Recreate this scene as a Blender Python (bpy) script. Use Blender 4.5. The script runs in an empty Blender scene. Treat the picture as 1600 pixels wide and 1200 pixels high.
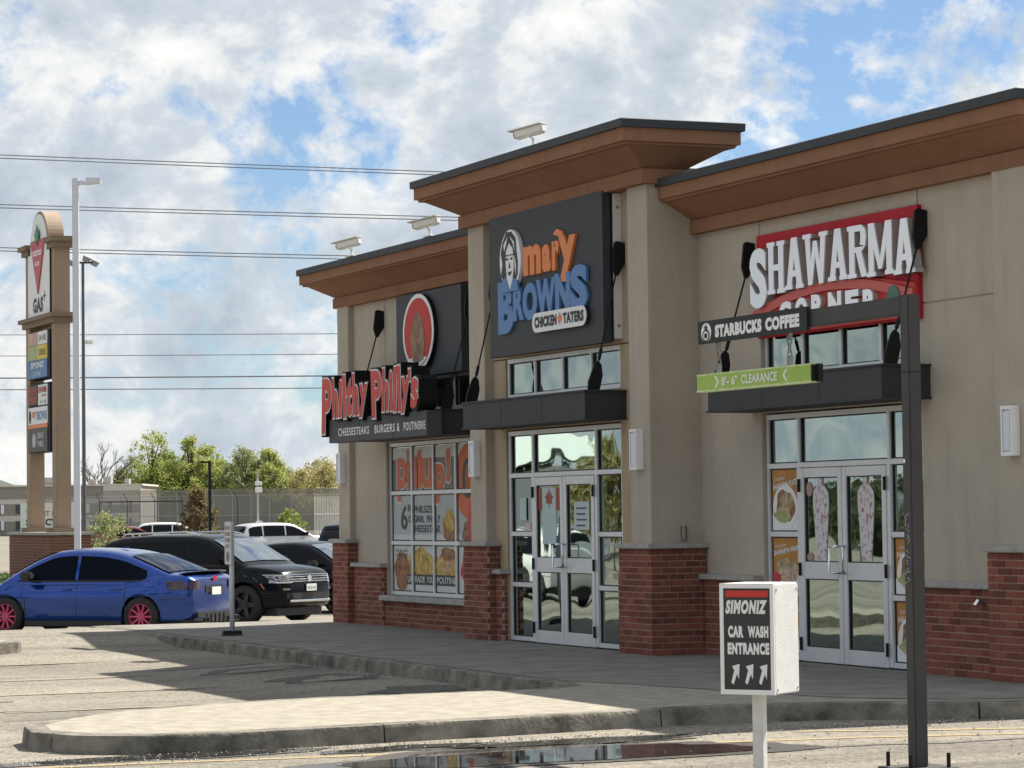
import bpy, bmesh, math, random
import numpy as np
from mathutils import Matrix, Vector
R = math.radians
rnd = random.Random(7)
sc = bpy.context.scene
COL = sc.collection

# ------------------------------------------------------------------ camera, sky, sun, exposure
cd = bpy.data.cameras.new('camera'); cam = bpy.data.objects.new('camera', cd); COL.objects.link(cam)
M3 = ((0.392024, 0.045940, 0.918807), (0.919867, -0.005802, -0.392187), (-0.012686, 0.998927, -0.044534))
cam.matrix_world = Matrix([[*M3[0], 41.92], [*M3[1], -14.86], [*M3[2], 1.65], [0, 0, 0, 1]])
cd.sensor_width = 36; cd.lens = 101.25; cd.clip_start = 0.5; cd.clip_end = 6000
sc.camera = cam

SUN = Vector((-0.25, 0.755, 1.0)).normalized()      # towards the sun
wd = bpy.data.worlds.new('World'); sc.world = wd; wd.use_nodes = True
def build_world():
    nt = wd.node_tree; N = nt.nodes; L = nt.links; N.clear()
    def nd(t, **k):
        n = N.new(t)
        for a, b in k.items(): setattr(n, a, b)
        return n
    out = nd('ShaderNodeOutputWorld'); bg = nd('ShaderNodeBackground'); bg.inputs[1].default_value = 0.06
    sky = nd('ShaderNodeTexSky', sky_type='NISHITA'); sky.sun_disc = False
    sky.sun_elevation = math.asin(SUN.z); sky.sun_rotation = math.atan2(SUN.x, SUN.y)
    sky.altitude = 200; sky.air_density = 1.0; sky.dust_density = 0.15; sky.ozone_density = 3.0
    tc = nd('ShaderNodeTexCoord')
    mp = nd('ShaderNodeMapping'); mp.inputs['Location'].default_value = (3.1, 1.7, 0.55); mp.inputs['Rotation'].default_value = (0.25, -0.32, 0); mp.inputs['Scale'].default_value = (1, 1, 1.35)
    L.new(tc.outputs['Generated'], mp.inputs['Vector'])
    n1 = nd('ShaderNodeTexNoise'); n1.inputs['Scale'].default_value = 11.0; n1.inputs['Detail'].default_value = 12; n1.inputs['Roughness'].default_value = 0.6; n1.inputs['Distortion'].default_value = 0.25
    n2 = nd('ShaderNodeTexNoise'); n2.inputs['Scale'].default_value = 19.0; n2.inputs['Detail'].default_value = 11; n2.inputs['Roughness'].default_value = 0.62; n2.inputs['Distortion'].default_value = 0.3
    L.new(mp.outputs[0], n1.inputs['Vector']); L.new(mp.outputs[0], n2.inputs['Vector'])
    n3 = nd('ShaderNodeTexNoise'); n3.inputs['Scale'].default_value = 55.0; n3.inputs['Detail'].default_value = 8; n3.inputs['Roughness'].default_value = 0.65; L.new(mp.outputs[0], n3.inputs['Vector'])
    def lin(a, ka, b, kb, off=0):
        m1 = nd('ShaderNodeMath', operation='MULTIPLY'); m1.inputs[1].default_value = ka; L.new(a, m1.inputs[0])
        m2 = nd('ShaderNodeMath', operation='MULTIPLY_ADD'); m2.inputs[1].default_value = kb; L.new(b, m2.inputs[0]); L.new(m1.outputs[0], m2.inputs[2]); return m2.outputs[0]
    r1 = nd('ShaderNodeValToRGB'); r1.color_ramp.elements[0].position = 0.405; r1.color_ramp.elements[1].position = 0.475
    L.new(lin(n1.outputs[0], .84, n3.outputs[0], .16), r1.inputs[0])
    r2 = nd('ShaderNodeValToRGB'); e = r2.color_ramp.elements
    e[0].position = 0.40; e[0].color = (8.4, 8.3, 8.05, 1); e[1].position = 0.60; e[1].color = (3.9, 4.5, 5.2, 1)
    k = e.new(.465); k.color = (7.0, 7.15, 7.2, 1); k = e.new(.51); k.color = (5.3, 5.8, 6.3, 1)
    L.new(lin(n1.outputs[0], .45, n2.outputs[0], .55), r2.inputs[0])
    hs = nd('ShaderNodeHueSaturation'); hs.inputs['Saturation'].default_value = .88; hs.inputs['Value'].default_value = .80
    tn = nd('ShaderNodeMix', data_type='RGBA', blend_type='MULTIPLY'); tn.inputs[0].default_value = 1; tn.inputs[7].default_value = (.72, .90, 1.10, 1); L.new(sky.outputs[0], tn.inputs[6]); L.new(tn.outputs[2], hs.inputs['Color'])
    mx = nd('ShaderNodeMix', data_type='RGBA')
    L.new(r1.outputs[0], mx.inputs[0]); L.new(hs.outputs[0], mx.inputs[6]); L.new(r2.outputs[0], mx.inputs[7])
    L.new(mx.outputs[2], bg.inputs[0]); L.new(bg.outputs[0], out.inputs[0])
build_world()
sd = bpy.data.lights.new('sun', 'SUN'); sd.energy = 4.9; sd.angle = R(0.53); sd.color = (1.0, 0.94, 0.84)
sun = bpy.data.objects.new('sun', sd); COL.objects.link(sun)
sun.rotation_euler = SUN.to_track_quat('Z', 'Y').to_euler(); sun.location = (0, 0, 40)
vs = sc.view_settings; vs.view_transform = 'Standard'; vs.look = 'None'; vs.exposure = 1.05; vs.gamma = 1; vs.use_curve_mapping = False

# ------------------------------------------------------------------ materials
MATS = {}
def srgb(r, g, b):
    f = lambda c: (c/255/12.92) if c/255 <= .04045 else ((c/255+.055)/1.055)**2.4
    return (f(r), f(g), f(b))
def mat(name, col, rough=0.6, metal=0.0, noise=0.0, nscale=6.0, bump=0.0, bscale=60.0, spec=0.5, coat=0.0, col2=None, emit=None, island=0.0, detail=6, stretch=None, bdist=0.01):
    if name in MATS: return MATS[name]
    m = bpy.data.materials.new(name); m.use_nodes = True
    nt = m.node_tree; N = nt.nodes; L = nt.links; b = N['Principled BSDF']
    b.inputs['Roughness'].default_value = rough; b.inputs['Metallic'].default_value = metal
    b.inputs['Specular IOR Level'].default_value = spec; b.inputs['Coat Weight'].default_value = coat
    b.inputs['Coat Roughness'].default_value = 0.03
    b.inputs['Base Color'].default_value = (*col, 1)
    src = None
    tc = N.new('ShaderNodeTexCoord'); vec = tc.outputs['Object']
    if stretch:
        mp = N.new('ShaderNodeMapping'); mp.inputs['Scale'].default_value = stretch; L.new(vec, mp.inputs[0]); vec = mp.outputs[0]
    if noise > 0 or col2:
        n = N.new('ShaderNodeTexNoise'); n.inputs['Scale'].default_value = nscale; n.inputs['Detail'].default_value = detail; n.inputs['Roughness'].default_value = .6
        L.new(vec, n.inputs['Vector'])
        cr = N.new('ShaderNodeValToRGB'); e = cr.color_ramp.elements
        c2 = col2 or tuple(c*(1-noise) for c in col); c1 = col if col2 else tuple(min(1, c*(1+noise)) for c in col)
        e[0].position = .32; e[0].color = (*c2, 1); e[1].position = .68; e[1].color = (*c1, 1)
        L.new(n.outputs[0], cr.inputs[0]); src = cr.outputs[0]
    if island > 0:
        g = N.new('ShaderNodeNewGeometry'); oi = N.new('ShaderNodeObjectInfo')
        ad = N.new('ShaderNodeMath'); ad.operation = 'ADD'; L.new(g.outputs['Random Per Island'], ad.inputs[0]); L.new(oi.outputs['Random'], ad.inputs[1])
        fr = N.new('ShaderNodeMath'); fr.operation = 'FRACT'; L.new(ad.outputs[0], fr.inputs[0])
        mr = N.new('ShaderNodeMapRange'); mr.inputs[3].default_value = 1-island; mr.inputs[4].default_value = 1+island; L.new(fr.outputs[0], mr.inputs[0])
        hv = N.new('ShaderNodeHueSaturation'); L.new(mr.outputs[0], hv.inputs['Value'])
        if src: L.new(src, hv.inputs['Color'])
        else: hv.inputs['Color'].default_value = (*col, 1)
        src = hv.outputs[0]
    if src: L.new(src, b.inputs['Base Color'])
    if bump > 0:
        n = N.new('ShaderNodeTexNoise'); n.inputs['Scale'].default_value = bscale; n.inputs['Detail'].default_value = 5
        L.new(vec, n.inputs['Vector'])
        bp = N.new('ShaderNodeBump'); bp.inputs['Strength'].default_value = bump; bp.inputs['Distance'].default_value = bdist
        L.new(n.outputs[0], bp.inputs['Height']); L.new(bp.outputs[0], b.inputs['Normal'])
    if emit: b.inputs['Emission Color'].default_value = (*emit[0], 1); b.inputs['Emission Strength'].default_value = emit[1]
    MATS[name] = m; return m
def glass_mat(name, refl=.50, tint=(.72, .86, .81), trans=(.38, .47, .43), wob=.006, wscale=1.3):
    m = bpy.data.materials.new(name); m.use_nodes = True
    nt = m.node_tree; N = nt.nodes; L = nt.links; N.clear()
    o = N.new('ShaderNodeOutputMaterial'); g = N.new('ShaderNodeBsdfGlossy'); t = N.new('ShaderNodeBsdfTransparent'); mx = N.new('ShaderNodeMixShader')
    g.inputs['Roughness'].default_value = .015; g.inputs['Color'].default_value = (*tint, 1); t.inputs['Color'].default_value = (*trans, 1)
    fr = N.new('ShaderNodeFresnel'); fr.inputs[0].default_value = 1.5
    ad = N.new('ShaderNodeMath'); ad.operation = 'ADD'; ad.use_clamp = True; ad.inputs[1].default_value = refl-.1
    L.new(fr.outputs[0], ad.inputs[0]); L.new(ad.outputs[0], mx.inputs[0])
    tc = N.new('ShaderNodeTexCoord'); n = N.new('ShaderNodeTexNoise'); n.inputs['Scale'].default_value = wscale; n.inputs['Detail'].default_value = 1
    L.new(tc.outputs['Object'], n.inputs['Vector'])
    bp = N.new('ShaderNodeBump'); bp.inputs['Strength'].default_value = 1; bp.inputs['Distance'].default_value = wob; L.new(n.outputs[0], bp.inputs['Height'])
    L.new(bp.outputs[0], g.inputs['Normal'])
    L.new(t.outputs[0], mx.inputs[1]); L.new(g.outputs[0], mx.inputs[2]); L.new(mx.outputs[0], o.inputs[0])
    MATS[name] = m; return m
def leaf_mat(name, c1, c2):
    m = mat(name, c1, rough=.6, col2=c2, nscale=.8, island=.35, spec=.2)
    nt = m.node_tree; N = nt.nodes; L = nt.links; b = N['Principled BSDF']
    tr = N.new('ShaderNodeBsdfTranslucent'); ad = N.new('ShaderNodeMixShader'); ad.inputs[0].default_value = .55
    src = b.inputs['Base Color'].links[0].from_socket; L.new(src, tr.inputs[0])
    L.new(b.outputs[0], ad.inputs[1]); L.new(tr.outputs[0], ad.inputs[2]); L.new(ad.outputs[0], N['Material Output'].inputs[0]); return m

def stucco(name, col, streak=.16):
    m = mat(name, col, rough=.92, noise=.07, nscale=1.2, bump=.5, bscale=140, spec=.15, bdist=.005)
    nt = m.node_tree; N = nt.nodes; L = nt.links; b = N['Principled BSDF']; src = b.inputs['Base Color'].links[0].from_socket
    tc = N.new('ShaderNodeTexCoord')
    def layer(src, scale, mp, lo, hi, pa, pb):
        k = N.new('ShaderNodeMapping'); k.inputs['Scale'].default_value = mp; L.new(tc.outputs['Object'], k.inputs[0])
        n = N.new('ShaderNodeTexNoise'); n.inputs['Scale'].default_value = scale; n.inputs['Detail'].default_value = 7; n.inputs['Roughness'].default_value = .65; L.new(k.outputs[0], n.inputs['Vector'])
        c = N.new('ShaderNodeMapRange'); c.inputs[1].default_value = pa; c.inputs[2].default_value = pb; c.inputs[3].default_value = lo; c.inputs[4].default_value = hi; L.new(n.outputs[0], c.inputs[0])
        x = N.new('ShaderNodeMix'); x.data_type = 'RGBA'; x.blend_type = 'MULTIPLY'; x.inputs[0].default_value = 1; L.new(src, x.inputs[6]); L.new(c.outputs[0], x.inputs[7]); return x.outputs[2]
    s1 = layer(src, 2.2, (2.5, 2.5, .22), 1-streak, 1.0, .3, .52)
    s2 = layer(s1, 90, (1, 1, 1), .90, 1.08, .3, .7)
    L.new(s2, b.inputs['Base Color']); return m
EIFS = stucco('eifs', (.435, .385, .318), .09)
EIFS2 = stucco('eifs_ochre', (.40, .32, .225), .06)
BROWN = stucco('cornice_brown', (.265, .14, .085), .12)
FLASH = mat('flashing', (.04, .044, .05), rough=.6, spec=.3, noise=.1, nscale=2)
BRICK = mat('brick', (.205, .074, .052), rough=.9, noise=.22, nscale=22, bump=.5, bscale=120, island=.30, spec=.2, bdist=.003)
MORTAR = mat('mortar', (.42, .30, .25), rough=.95, noise=.12, nscale=12, bump=.3, bscale=200, spec=.1, bdist=.003)
COPING = mat('coping', (.36, .35, .33), rough=.9, noise=.15, nscale=8, bump=.3, bscale=90, spec=.2, bdist=.004)
CANOPY = mat('canopy_metal', (.034, .035, .039), rough=.6, spec=.3, noise=.12, nscale=3)
BLACK = mat('black_metal', (.008, .008, .009), rough=.6, spec=.25)
ALU = mat('aluminium', (.62, .63, .65), rough=.38, metal=.25, noise=.05, nscale=3)
GASKET = mat('gasket', (.02, .022, .022), rough=.6)
WHITE = mat('white_paint', (.78, .78, .77), rough=.55, noise=.04, nscale=5)
WHITEP = mat('white_print', (.75, .76, .76), rough=.6)
GLASS = glass_mat('glass')
GLASSU = glass_mat('glass_upper', refl=.40, wob=.006)
INT = mat('interior', (.16, .16, .15), rough=.8, noise=.2, nscale=2)
ASPH = None
def ground_mat():
    m = mat('asphalt', (.245, .225, .198), rough=.92, spec=.25)
    nt = m.node_tree; N = nt.nodes; L = nt.links; b = N['Principled BSDF']
    tc = N.new('ShaderNodeTexCoord')
    def noise(s, d, mp=None, rough=.6):
        n = N.new('ShaderNodeTexNoise'); n.inputs['Scale'].default_value = s; n.inputs['Detail'].default_value = d; n.inputs['Roughness'].default_value = rough
        if mp:
            k = N.new('ShaderNodeMapping'); k.inputs['Scale'].default_value = mp; L.new(tc.outputs['Object'], k.inputs[0]); L.new(k.outputs[0], n.inputs['Vector'])
        else: L.new(tc.outputs['Object'], n.inputs['Vector'])
        return n.outputs[0]
    def ramp(s, a, ca, c, cb):
        r = N.new('ShaderNodeValToRGB'); e = r.color_ramp.elements; e[0].position = a; e[0].color = (*ca, 1); e[1].position = c; e[1].color = (*cb, 1); L.new(s, r.inputs[0]); return r.outputs[0]
    def mul(a, c):
        x = N.new('ShaderNodeMix'); x.data_type = 'RGBA'; x.blend_type = 'MULTIPLY'; x.inputs[0].default_value = 1; L.new(a, x.inputs[6]); L.new(c, x.inputs[7]); return x.outputs[2]
    big = ramp(noise(.5, 6, (1.0, .35, 1)), .35, (.195, .177, .148), .65, (.285, .255, .21))
    streak = ramp(noise(1.3, 7, (.9, .12, 1)), .34, (.60, .61, .63), .52, (1, 1, 1))
    fine = ramp(noise(36, 4), .32, (.48, .48, .49), .68, (1.30, 1.30, 1.28))
    spk = ramp(noise(11, 4), .35, (.82, .82, .82), .6, (1.08, 1.08, 1.08))
    L.new(mul(mul(mul(big, streak), fine), spk), b.inputs['Base Color'])
    bp = N.new('ShaderNodeBump'); bp.inputs['Strength'].default_value = .8; bp.inputs['Distance'].default_value = .012
    L.new(noise(38, 5), bp.inputs['Height']); L.new(bp.outputs[0], b.inputs['Normal'])
    return m
ASPH = ground_mat()
CONC = mat('concrete', (.285, .26, .215), rough=.92, noise=.20, nscale=5, detail=12, bump=.6, bscale=45, spec=.2, bdist=.008)
KERB = mat('kerb_concrete', (.27, .25, .21), rough=.95, col2=(.085, .08, .07), nscale=3.5, bump=.8, bscale=26, spec=.2, bdist=.02)
YELF = mat('faded_line', (.31, .265, .18), rough=.85, col2=(.24, .215, .17), nscale=7, spec=.2)
YEL = mat('yellow_line', (.42, .31, .13), rough=.85, col2=(.25, .22, .17), nscale=9, spec=.2)
TAR = mat('tar', (.05, .05, .05), rough=.7, noise=.3, nscale=10)
TYRE = mat('tyre', (.02, .02, .02), rough=.8)
DARKP = mat('dark_plastic', (.02, .02, .022), rough=.55)
CHROME = mat('chrome', (.75, .76, .78), rough=.12, metal=1)
CGLASS = mat('car_glass', (.005, .006, .009), rough=.05, spec=.14)
WSGLASS = mat('windscreen', (.05, .07, .09), rough=.05, spec=1.0, coat=1.0)
GRASS = mat('grass', (.10, .15, .035), rough=.9, col2=(.06, .10, .02), nscale=9)

# ------------------------------------------------------------------ mesh helpers
class MB:
    def __init__(s): s.v = []; s.f = []; s.segs = []
    def add(s, vs, fs):
        o = len(s.v); s.v += [tuple(v) for v in vs]; s.f += [tuple(i+o for i in f) for f in fs]; return s
    def box(s, x0, x1, y0, y1, z0, z1):
        return s.add([(x0,y0,z0),(x1,y0,z0),(x1,y1,z0),(x0,y1,z0),(x0,y0,z1),(x1,y0,z1),(x1,y1,z1),(x0,y1,z1)],
                     [(0,3,2,1),(4,5,6,7),(0,1,5,4),(1,2,6,5),(2,3,7,6),(3,0,4,7)])
    def prism(s, poly, a0, a1, axis='y'):
        n = len(poly)
        def P(p, a): return (p[0], a, p[1]) if axis == 'y' else (a, p[0], p[1]) if axis == 'x' else (p[0], p[1], a)
        return s.add([P(p, a0) for p in poly]+[P(p, a1) for p in poly], [tuple(range(n)), tuple(range(2*n-1, n-1, -1))]+[(i, i+n, (i+1) % n+n, (i+1) % n) for i in range(n)])
    def tube(s, pts, r, n=8):
        pts = [Vector(p) for p in pts]; rs = r if isinstance(r, (list, tuple)) else [r]*len(pts); vs = []; fs = []
        for i, p in enumerate(pts):
            d = (pts[min(i+1, len(pts)-1)]-pts[max(i-1, 0)]).normalized()
            u = d.cross(Vector((0, 0, 1)) if abs(d.z) < .9 else Vector((1, 0, 0))).normalized(); w = d.cross(u)
            for k in range(n):
                a = 2*math.pi*k/n; vs.append(p+(u*math.cos(a)+w*math.sin(a))*rs[i])
        for i in range(len(pts)-1):
            for k in range(n): fs.append((i*n+k, i*n+(k+1) % n, (i+1)*n+(k+1) % n, (i+1)*n+k))
        fs.append(tuple(range(n))); fs.append(tuple(range(len(pts)*n-1, (len(pts)-1)*n-1, -1)))
        return s.add(vs, fs)
    def disc(s, cx, cz, rx, rz, y0, y1, n=40):
        return s.prism([(cx+rx*math.cos(2*math.pi*k/n), cz+rz*math.sin(2*math.pi*k/n)) for k in range(n)], y0, y1)
    def lathe_y(s, prof, n=32, c=(0, 0, 0)):   # profile (radius, y) round the y axis
        vs = []; fs = []; m = len(prof)
        for k in range(n):
            a = 2*math.pi*k/n
            for r_, y in prof: vs.append((c[0]+r_*math.cos(a), c[1]+y, c[2]+r_*math.sin(a)))
        for k in range(n):
            for j in range(m-1): fs.append((k*m+j, k*m+j+1, ((k+1) % n)*m+j+1, ((k+1) % n)*m+j))
        return s.add(vs, fs)
    def rings(s, rings, closed=True, caps=True):
        m = len(rings[0]); vs = [p for r_ in rings for p in r_]; fs = []
        for i in range(len(rings)-1):
            for k in range(m if closed else m-1): fs.append((i*m+k, i*m+(k+1) % m, (i+1)*m+(k+1) % m, (i+1)*m+k))
        if caps: fs.append(tuple(range(m-1, -1, -1))); fs.append(tuple(range((len(rings)-1)*m, len(rings)*m)))
        return s.add(vs, fs)
    def grid(s, pts):
        n = len(pts); m = len(pts[0]); return s.add([p for r_ in pts for p in r_], [(i*m+j, i*m+j+1, (i+1)*m+j+1, (i+1)*m+j) for i in range(n-1) for j in range(m-1)])
    def mesh(s, name, m, smooth=False, bevel=0, fixn=True):
        me = bpy.data.meshes.new(name); me.from_pydata([tuple(v) for v in s.v], [], s.f)
        if fixn or bevel:
            b = bmesh.new(); b.from_mesh(me); bmesh.ops.recalc_face_normals(b, faces=b.faces)
            if bevel: bmesh.ops.bevel(b, geom=[e for e in b.edges if len(e.link_faces) == 2 and e.calc_face_angle(0) > .5], offset=bevel, segments=2, affect='EDGES', clamp_overlap=True)
            b.to_mesh(me); b.free()
        if smooth: me.polygons.foreach_set('use_smooth', [True]*len(me.polygons))
        me.materials.append(m); return me
    def build(s, name, m, parent=None, smooth=False, bevel=0, loc=None, fixn=True):
        if 'letter' in name and len(s.segs) and (len(s.segs) > 1 or s.segs[0][1]-s.segs[0][0] < len(s.v)):
            first = None; cuts = []; pv = pf = 0
            for a, b, c, d in s.segs:
                if a > pv: cuts.append((pv, a, pf, c))
                cuts.append((a, b, c, d)); pv, pf = b, d
            if pv < len(s.v): cuts.append((pv, len(s.v), pf, len(s.f)))
            for a, b, c, d in cuts:
                q = MB(); q.v = s.v[a:b]; q.f = [tuple(i-a for i in f) for f in s.f[c:d]]; o = q.build(name, m, parent, smooth, bevel, loc, fixn); first = first or o
            return first
        o = bpy.data.objects.new(name, s.mesh(name, m, smooth, bevel, fixn)); COL.objects.link(o)
        if parent: o.parent = parent
        if loc: o.location = loc
        return o
def empty(name, label=None, cat=None, loc=(0, 0, 0), rz=0, group=None):
    o = bpy.data.objects.new(name, None); COL.objects.link(o); o.location = loc; o.rotation_euler = (0, 0, rz); o.empty_display_size = .2
    if label: o['label'] = label; o['category'] = cat
    if group: o['group'] = group
    return o
def tag(o, label, cat, group=None):
    o['label'] = label; o['category'] = cat
    if group: o['group'] = group
    return o
def kind(o, k): o['kind'] = k; return o
def smooth_angle(o, a=40):
    o.data.polygons.foreach_set('use_smooth', [True]*len(o.data.polygons))
    try: o.data.set_sharp_from_angle(angle=R(a))
    except Exception: pass
    return o
def text_raw(s, offset=0.0, shear=0.0, spacing=1.0):
    cu = bpy.data.curves.new('t', 'FONT'); cu.body = s; cu.offset = offset; cu.shear = shear; cu.space_character = spacing; cu.resolution_u = 4
    cu.dimensions = '2D'; cu.fill_mode = 'FRONT'
    o = bpy.data.objects.new('t', cu); COL.objects.link(o)
    dg = bpy.context.evaluated_depsgraph_get(); me = bpy.data.meshes.new_from_object(o.evaluated_get(dg))
    vs = [tuple(v.co) for v in me.vertices]; fs = [tuple(p.vertices) for p in me.polygons]
    bpy.data.objects.remove(o); bpy.data.curves.remove(cu); bpy.data.meshes.remove(me)
    return vs, fs
TC = {}
def text(mb, s, x0, x1, z0, z1, y, depth=0.0, offset=0.0, shear=0.0, spacing=1.0, warp=None):
    """letters filling the box x0..x1, z0..z1, facing -y at y; depth goes to +y"""
    V0, F0 = len(mb.v), len(mb.f)
    key = (s, offset, shear, spacing)
    if key not in TC: TC[key] = text_raw(s, offset, shear, spacing)
    vs, fs = TC[key]
    xs = [v[0] for v in vs]; ys = [v[1] for v in vs]; ax, bx, ay, by = min(xs), max(xs), min(ys), max(ys)
    fn = lambda v: (x0+(v[0]-ax)/(bx-ax)*(x1-x0), z0+(v[1]-ay)/(by-ay)*(z1-z0))
    P = [fn(v) for v in vs]
    if warp: P = [warp(*p) for p in P]
    if depth <= 0: mb.add([(p[0], y, p[1]) for p in P], fs); mb.segs.append((V0, len(mb.v), F0, len(mb.f))); return mb
    n = len(P); V = [(p[0], y, p[1]) for p in P]+[(p[0], y+depth, p[1]) for p in P]
    cnt = {}
    for f in fs:
        for i in range(len(f)):
            e = (f[i], f[(i+1) % len(f)]); k = tuple(sorted(e)); cnt.setdefault(k, []).append(e)
    F = list(fs)+[tuple(i+n for i in reversed(f)) for f in fs]+[(e[0][1], e[0][0], e[0][0]+n, e[0][1]+n) for e in cnt.values() if len(e) == 1]
    mb.add(V, F); mb.segs.append((V0, len(mb.v), F0, len(mb.f))); return mb
def cat_interp(xs, pts):
    px = [p[0] for p in pts]; py = [p[1] for p in pts]
    d = [0.0]*len(px)
    s = [(py[i+1]-py[i])/(px[i+1]-px[i]) for i in range(len(px)-1)]
    d[0] = s[0]; d[-1] = s[-1]
    for i in range(1, len(px)-1): d[i] = 0 if s[i-1]*s[i] <= 0 else 2*s[i-1]*s[i]/(s[i-1]+s[i])
    out = []
    for x in xs:
        x = min(max(x, px[0]), px[-1]); i = min(max(np.searchsorted(px, x)-1, 0), len(px)-2)
        h = px[i+1]-px[i]; t = (x-px[i])/h
        out.append((2*t**3-3*t*t+1)*py[i]+(t**3-2*t*t+t)*h*d[i]+(-2*t**3+3*t*t)*py[i+1]+(t**3-t*t)*h*d[i+1])
    return out

# ------------------------------------------------------------------ ground
def sstep(a, b, x):
    t = min(max((x-a)/(b-a), 0), 1); return t*t*(3-2*t)
def gz(x, y):
    z = -.15
    rise = sstep(3.6, 1.6, x)*.14
    cx = -0.6-2.2*sstep(-1.5, 2.5, y)          # crest moves back beside the building
    drop = -.37*sstep(cx, cx-3.6, x)
    z += rise+drop
    z -= .09*sstep(-3.8, -6.0, y)*sstep(4.5, 7.5, x)*sstep(17.0, 14.5, x)
    z += .22*sstep(-70, -180, x)
    return z
def ground():
    xs = [-2500, -1200, -600, -300, -200, -140, -100, -70, -50, -40, -32, -26, -20, -16, -13, -11]+[-9+.3*i for i in range(50)]+[6.5+i for i in range(30)]+[40, 50, 70, 120, 300, 900]
    ys = [-1500, -600, -300, -150, -80, -50, -35, -25, -18, -14]+[-12+.5*i for i in range(44)]+[11, 14, 20, 30, 45, 70, 110, 180, 350, 800, 2000]
    mb = MB(); mb.grid([[(x, y, gz(x, y)) for y in ys] for x in xs])
    o = mb.build('ground', ASPH, smooth=True); kind(o, 'structure')
ground()
WALK = mat('walkway_concrete', (.20, .19, .172), rough=.92, noise=.24, nscale=2.4, detail=12, bump=.5, bscale=45, spec=.2, bdist=.006)
JOINT = mat('joint_dirt', (.13, .125, .11), rough=.9)
def rough_kerb():
    out = [(-1.2, -3.5), (3.2, -3.5), (9, -3.5), (13, -3.46), (16.3, -3.5), (16.8, -3.62), (17.02, -3.95), (17.05, -5.2), (17.05, -6.2), (17.3, -7.4), (17.75, -8.3), (18.35, -8.95), (19.1, -9.4), (19.75, -9.5), (20.3, -9.28), (20.66, -8.8), (20.72, -8.2), (20.58, -7.1), (20.42, -5.7), (20.22, -4.5), (20.15, -3.6), (20.32, -2.75), (20.75, -2.05), (21.1, -1.2), (21.2, 0.5), (21.2, 12)]
    P = []
    for (a, b) in zip(out[:-1], out[1:]):
        n = max(1, int(math.dist(a, b)/.22))
        for i in range(n): P.append((a[0]+(b[0]-a[0])*i/n, a[1]+(b[1]-a[1])*i/n))
    P.append(out[-1])
    n = len(P); rr = random.Random(3)
    nor = []
    for i in range(n):
        a = P[max(i-1, 0)]; b = P[min(i+1, n-1)]; dx, dy = b[0]-a[0], b[1]-a[1]; l = math.hypot(dx, dy); nor.append((-dy/l, dx/l))   # inward (left of travel)
    root = empty('sidewalk'); kind(root, 'structure')
    rings = []
    for i in range(n):
        p = P[i]; m = nor[i]; j = rr.uniform(-.008, .008); chip = .03 if rr.random() < .05 else 0
        lo = min(0, gz(*p))-.06; zt = -.004+rr.uniform(-.004, .003)
        q = lambda d, z: (p[0]+m[0]*d, p[1]+m[1]*d, z)
        rings.append([q(-.025+j, lo), q(-.006+j, -.035-chip), q(.0+j+chip, -.010-chip), q(.014+chip, zt), q(.16, zt+.002), q(.16, lo)])
    # kerb stones with joints, each a piece of its own
    step = 11
    for k in range(0, n-1, step):
        seg = rings[k:min(k+step, n-1)+1]
        if len(seg) < 2: continue
        if k+step < n-1:
            a, b = seg[-2], seg[-1]; seg[-1] = [tuple(a[j][c]+(b[j][c]-a[j][c])*.93 for c in range(3)) for j in range(6)]
        o = MB().rings(seg).build('kerb_stone', KERB, root); smooth_angle(o, 50)
    inner = [(P[i][0]+nor[i][0]*.16, P[i][1]+nor[i][1]*.16) for i in range(n)]
    poly = inner+[(-1.2, 12)]
    MB().prism(poly, -.3, -.003, 'z').build('slab', CONC, root)
    MB().add([(x, y, .0015) for x, y in ((-1.0, -3.32), (16.2, -3.32), (16.9, -3.05), (18.4, -2.75), (19.9, -2.35), (20.5, -1.75), (20.85, -1.0), (21.0, .4), (21.0, 4), (-1.0, 4))], [tuple(range(10))]).build('walkway', WALK, root)
    # saw-cut joints as thin dark strips
    for x in (1.5, 6.2, 10.4, 14.6):
        MB().box(x-.004, x+.004, -3.3, -.02 if not 6.6 < x < 12.4 else -.56, -.004, .0035).build('joint', JOINT, root)
rough_kerb()
def strip(name, pts, w, m, z=None, dz=.004, label=None):
    mb = MB(); L_ = []; 
    for i, p in enumerate(pts):
        a = pts[max(i-1, 0)]; b = pts[min(i+1, len(pts)-1)]; dx, dy = b[0]-a[0], b[1]-a[1]; l = math.hypot(dx, dy); nx, ny = -dy/l*w/2, dx/l*w/2
        zz = gz(*p)+dz if z is None else z
        L_.append([(p[0]+nx, p[1]+ny, zz), (p[0]-nx, p[1]-ny, zz)])
    mb.grid(L_); return kind(mb.build(name, m), 'structure')
for i, x in enumerate((6.0, 8.7, 11.4, 14.1)):
    strip('parking_line', [(x+.04*i, -3.7), (x+.02, -5.5), (x, -8.4)], .1, YELF)
strip('lane_line', [(21.35, -10.5), (21.42, -9.0), (21.6, -7.6), (21.75, -6.2), (21.9, -4.9), (22.1, -3.5), (22.5, -2.0), (23.0, 0)], .1, YEL)
strip('lane_line', [(21.3, -3.6), (21.75, -2.6), (22.1, -1.6), (22.6, 0), (23, 3)], .1, YEL)
strip('lane_line', [(21.2, -11.5), (22.0, -9.55), (22.9, -8.8)], .1, YEL)
rr = random.Random(11)
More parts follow.
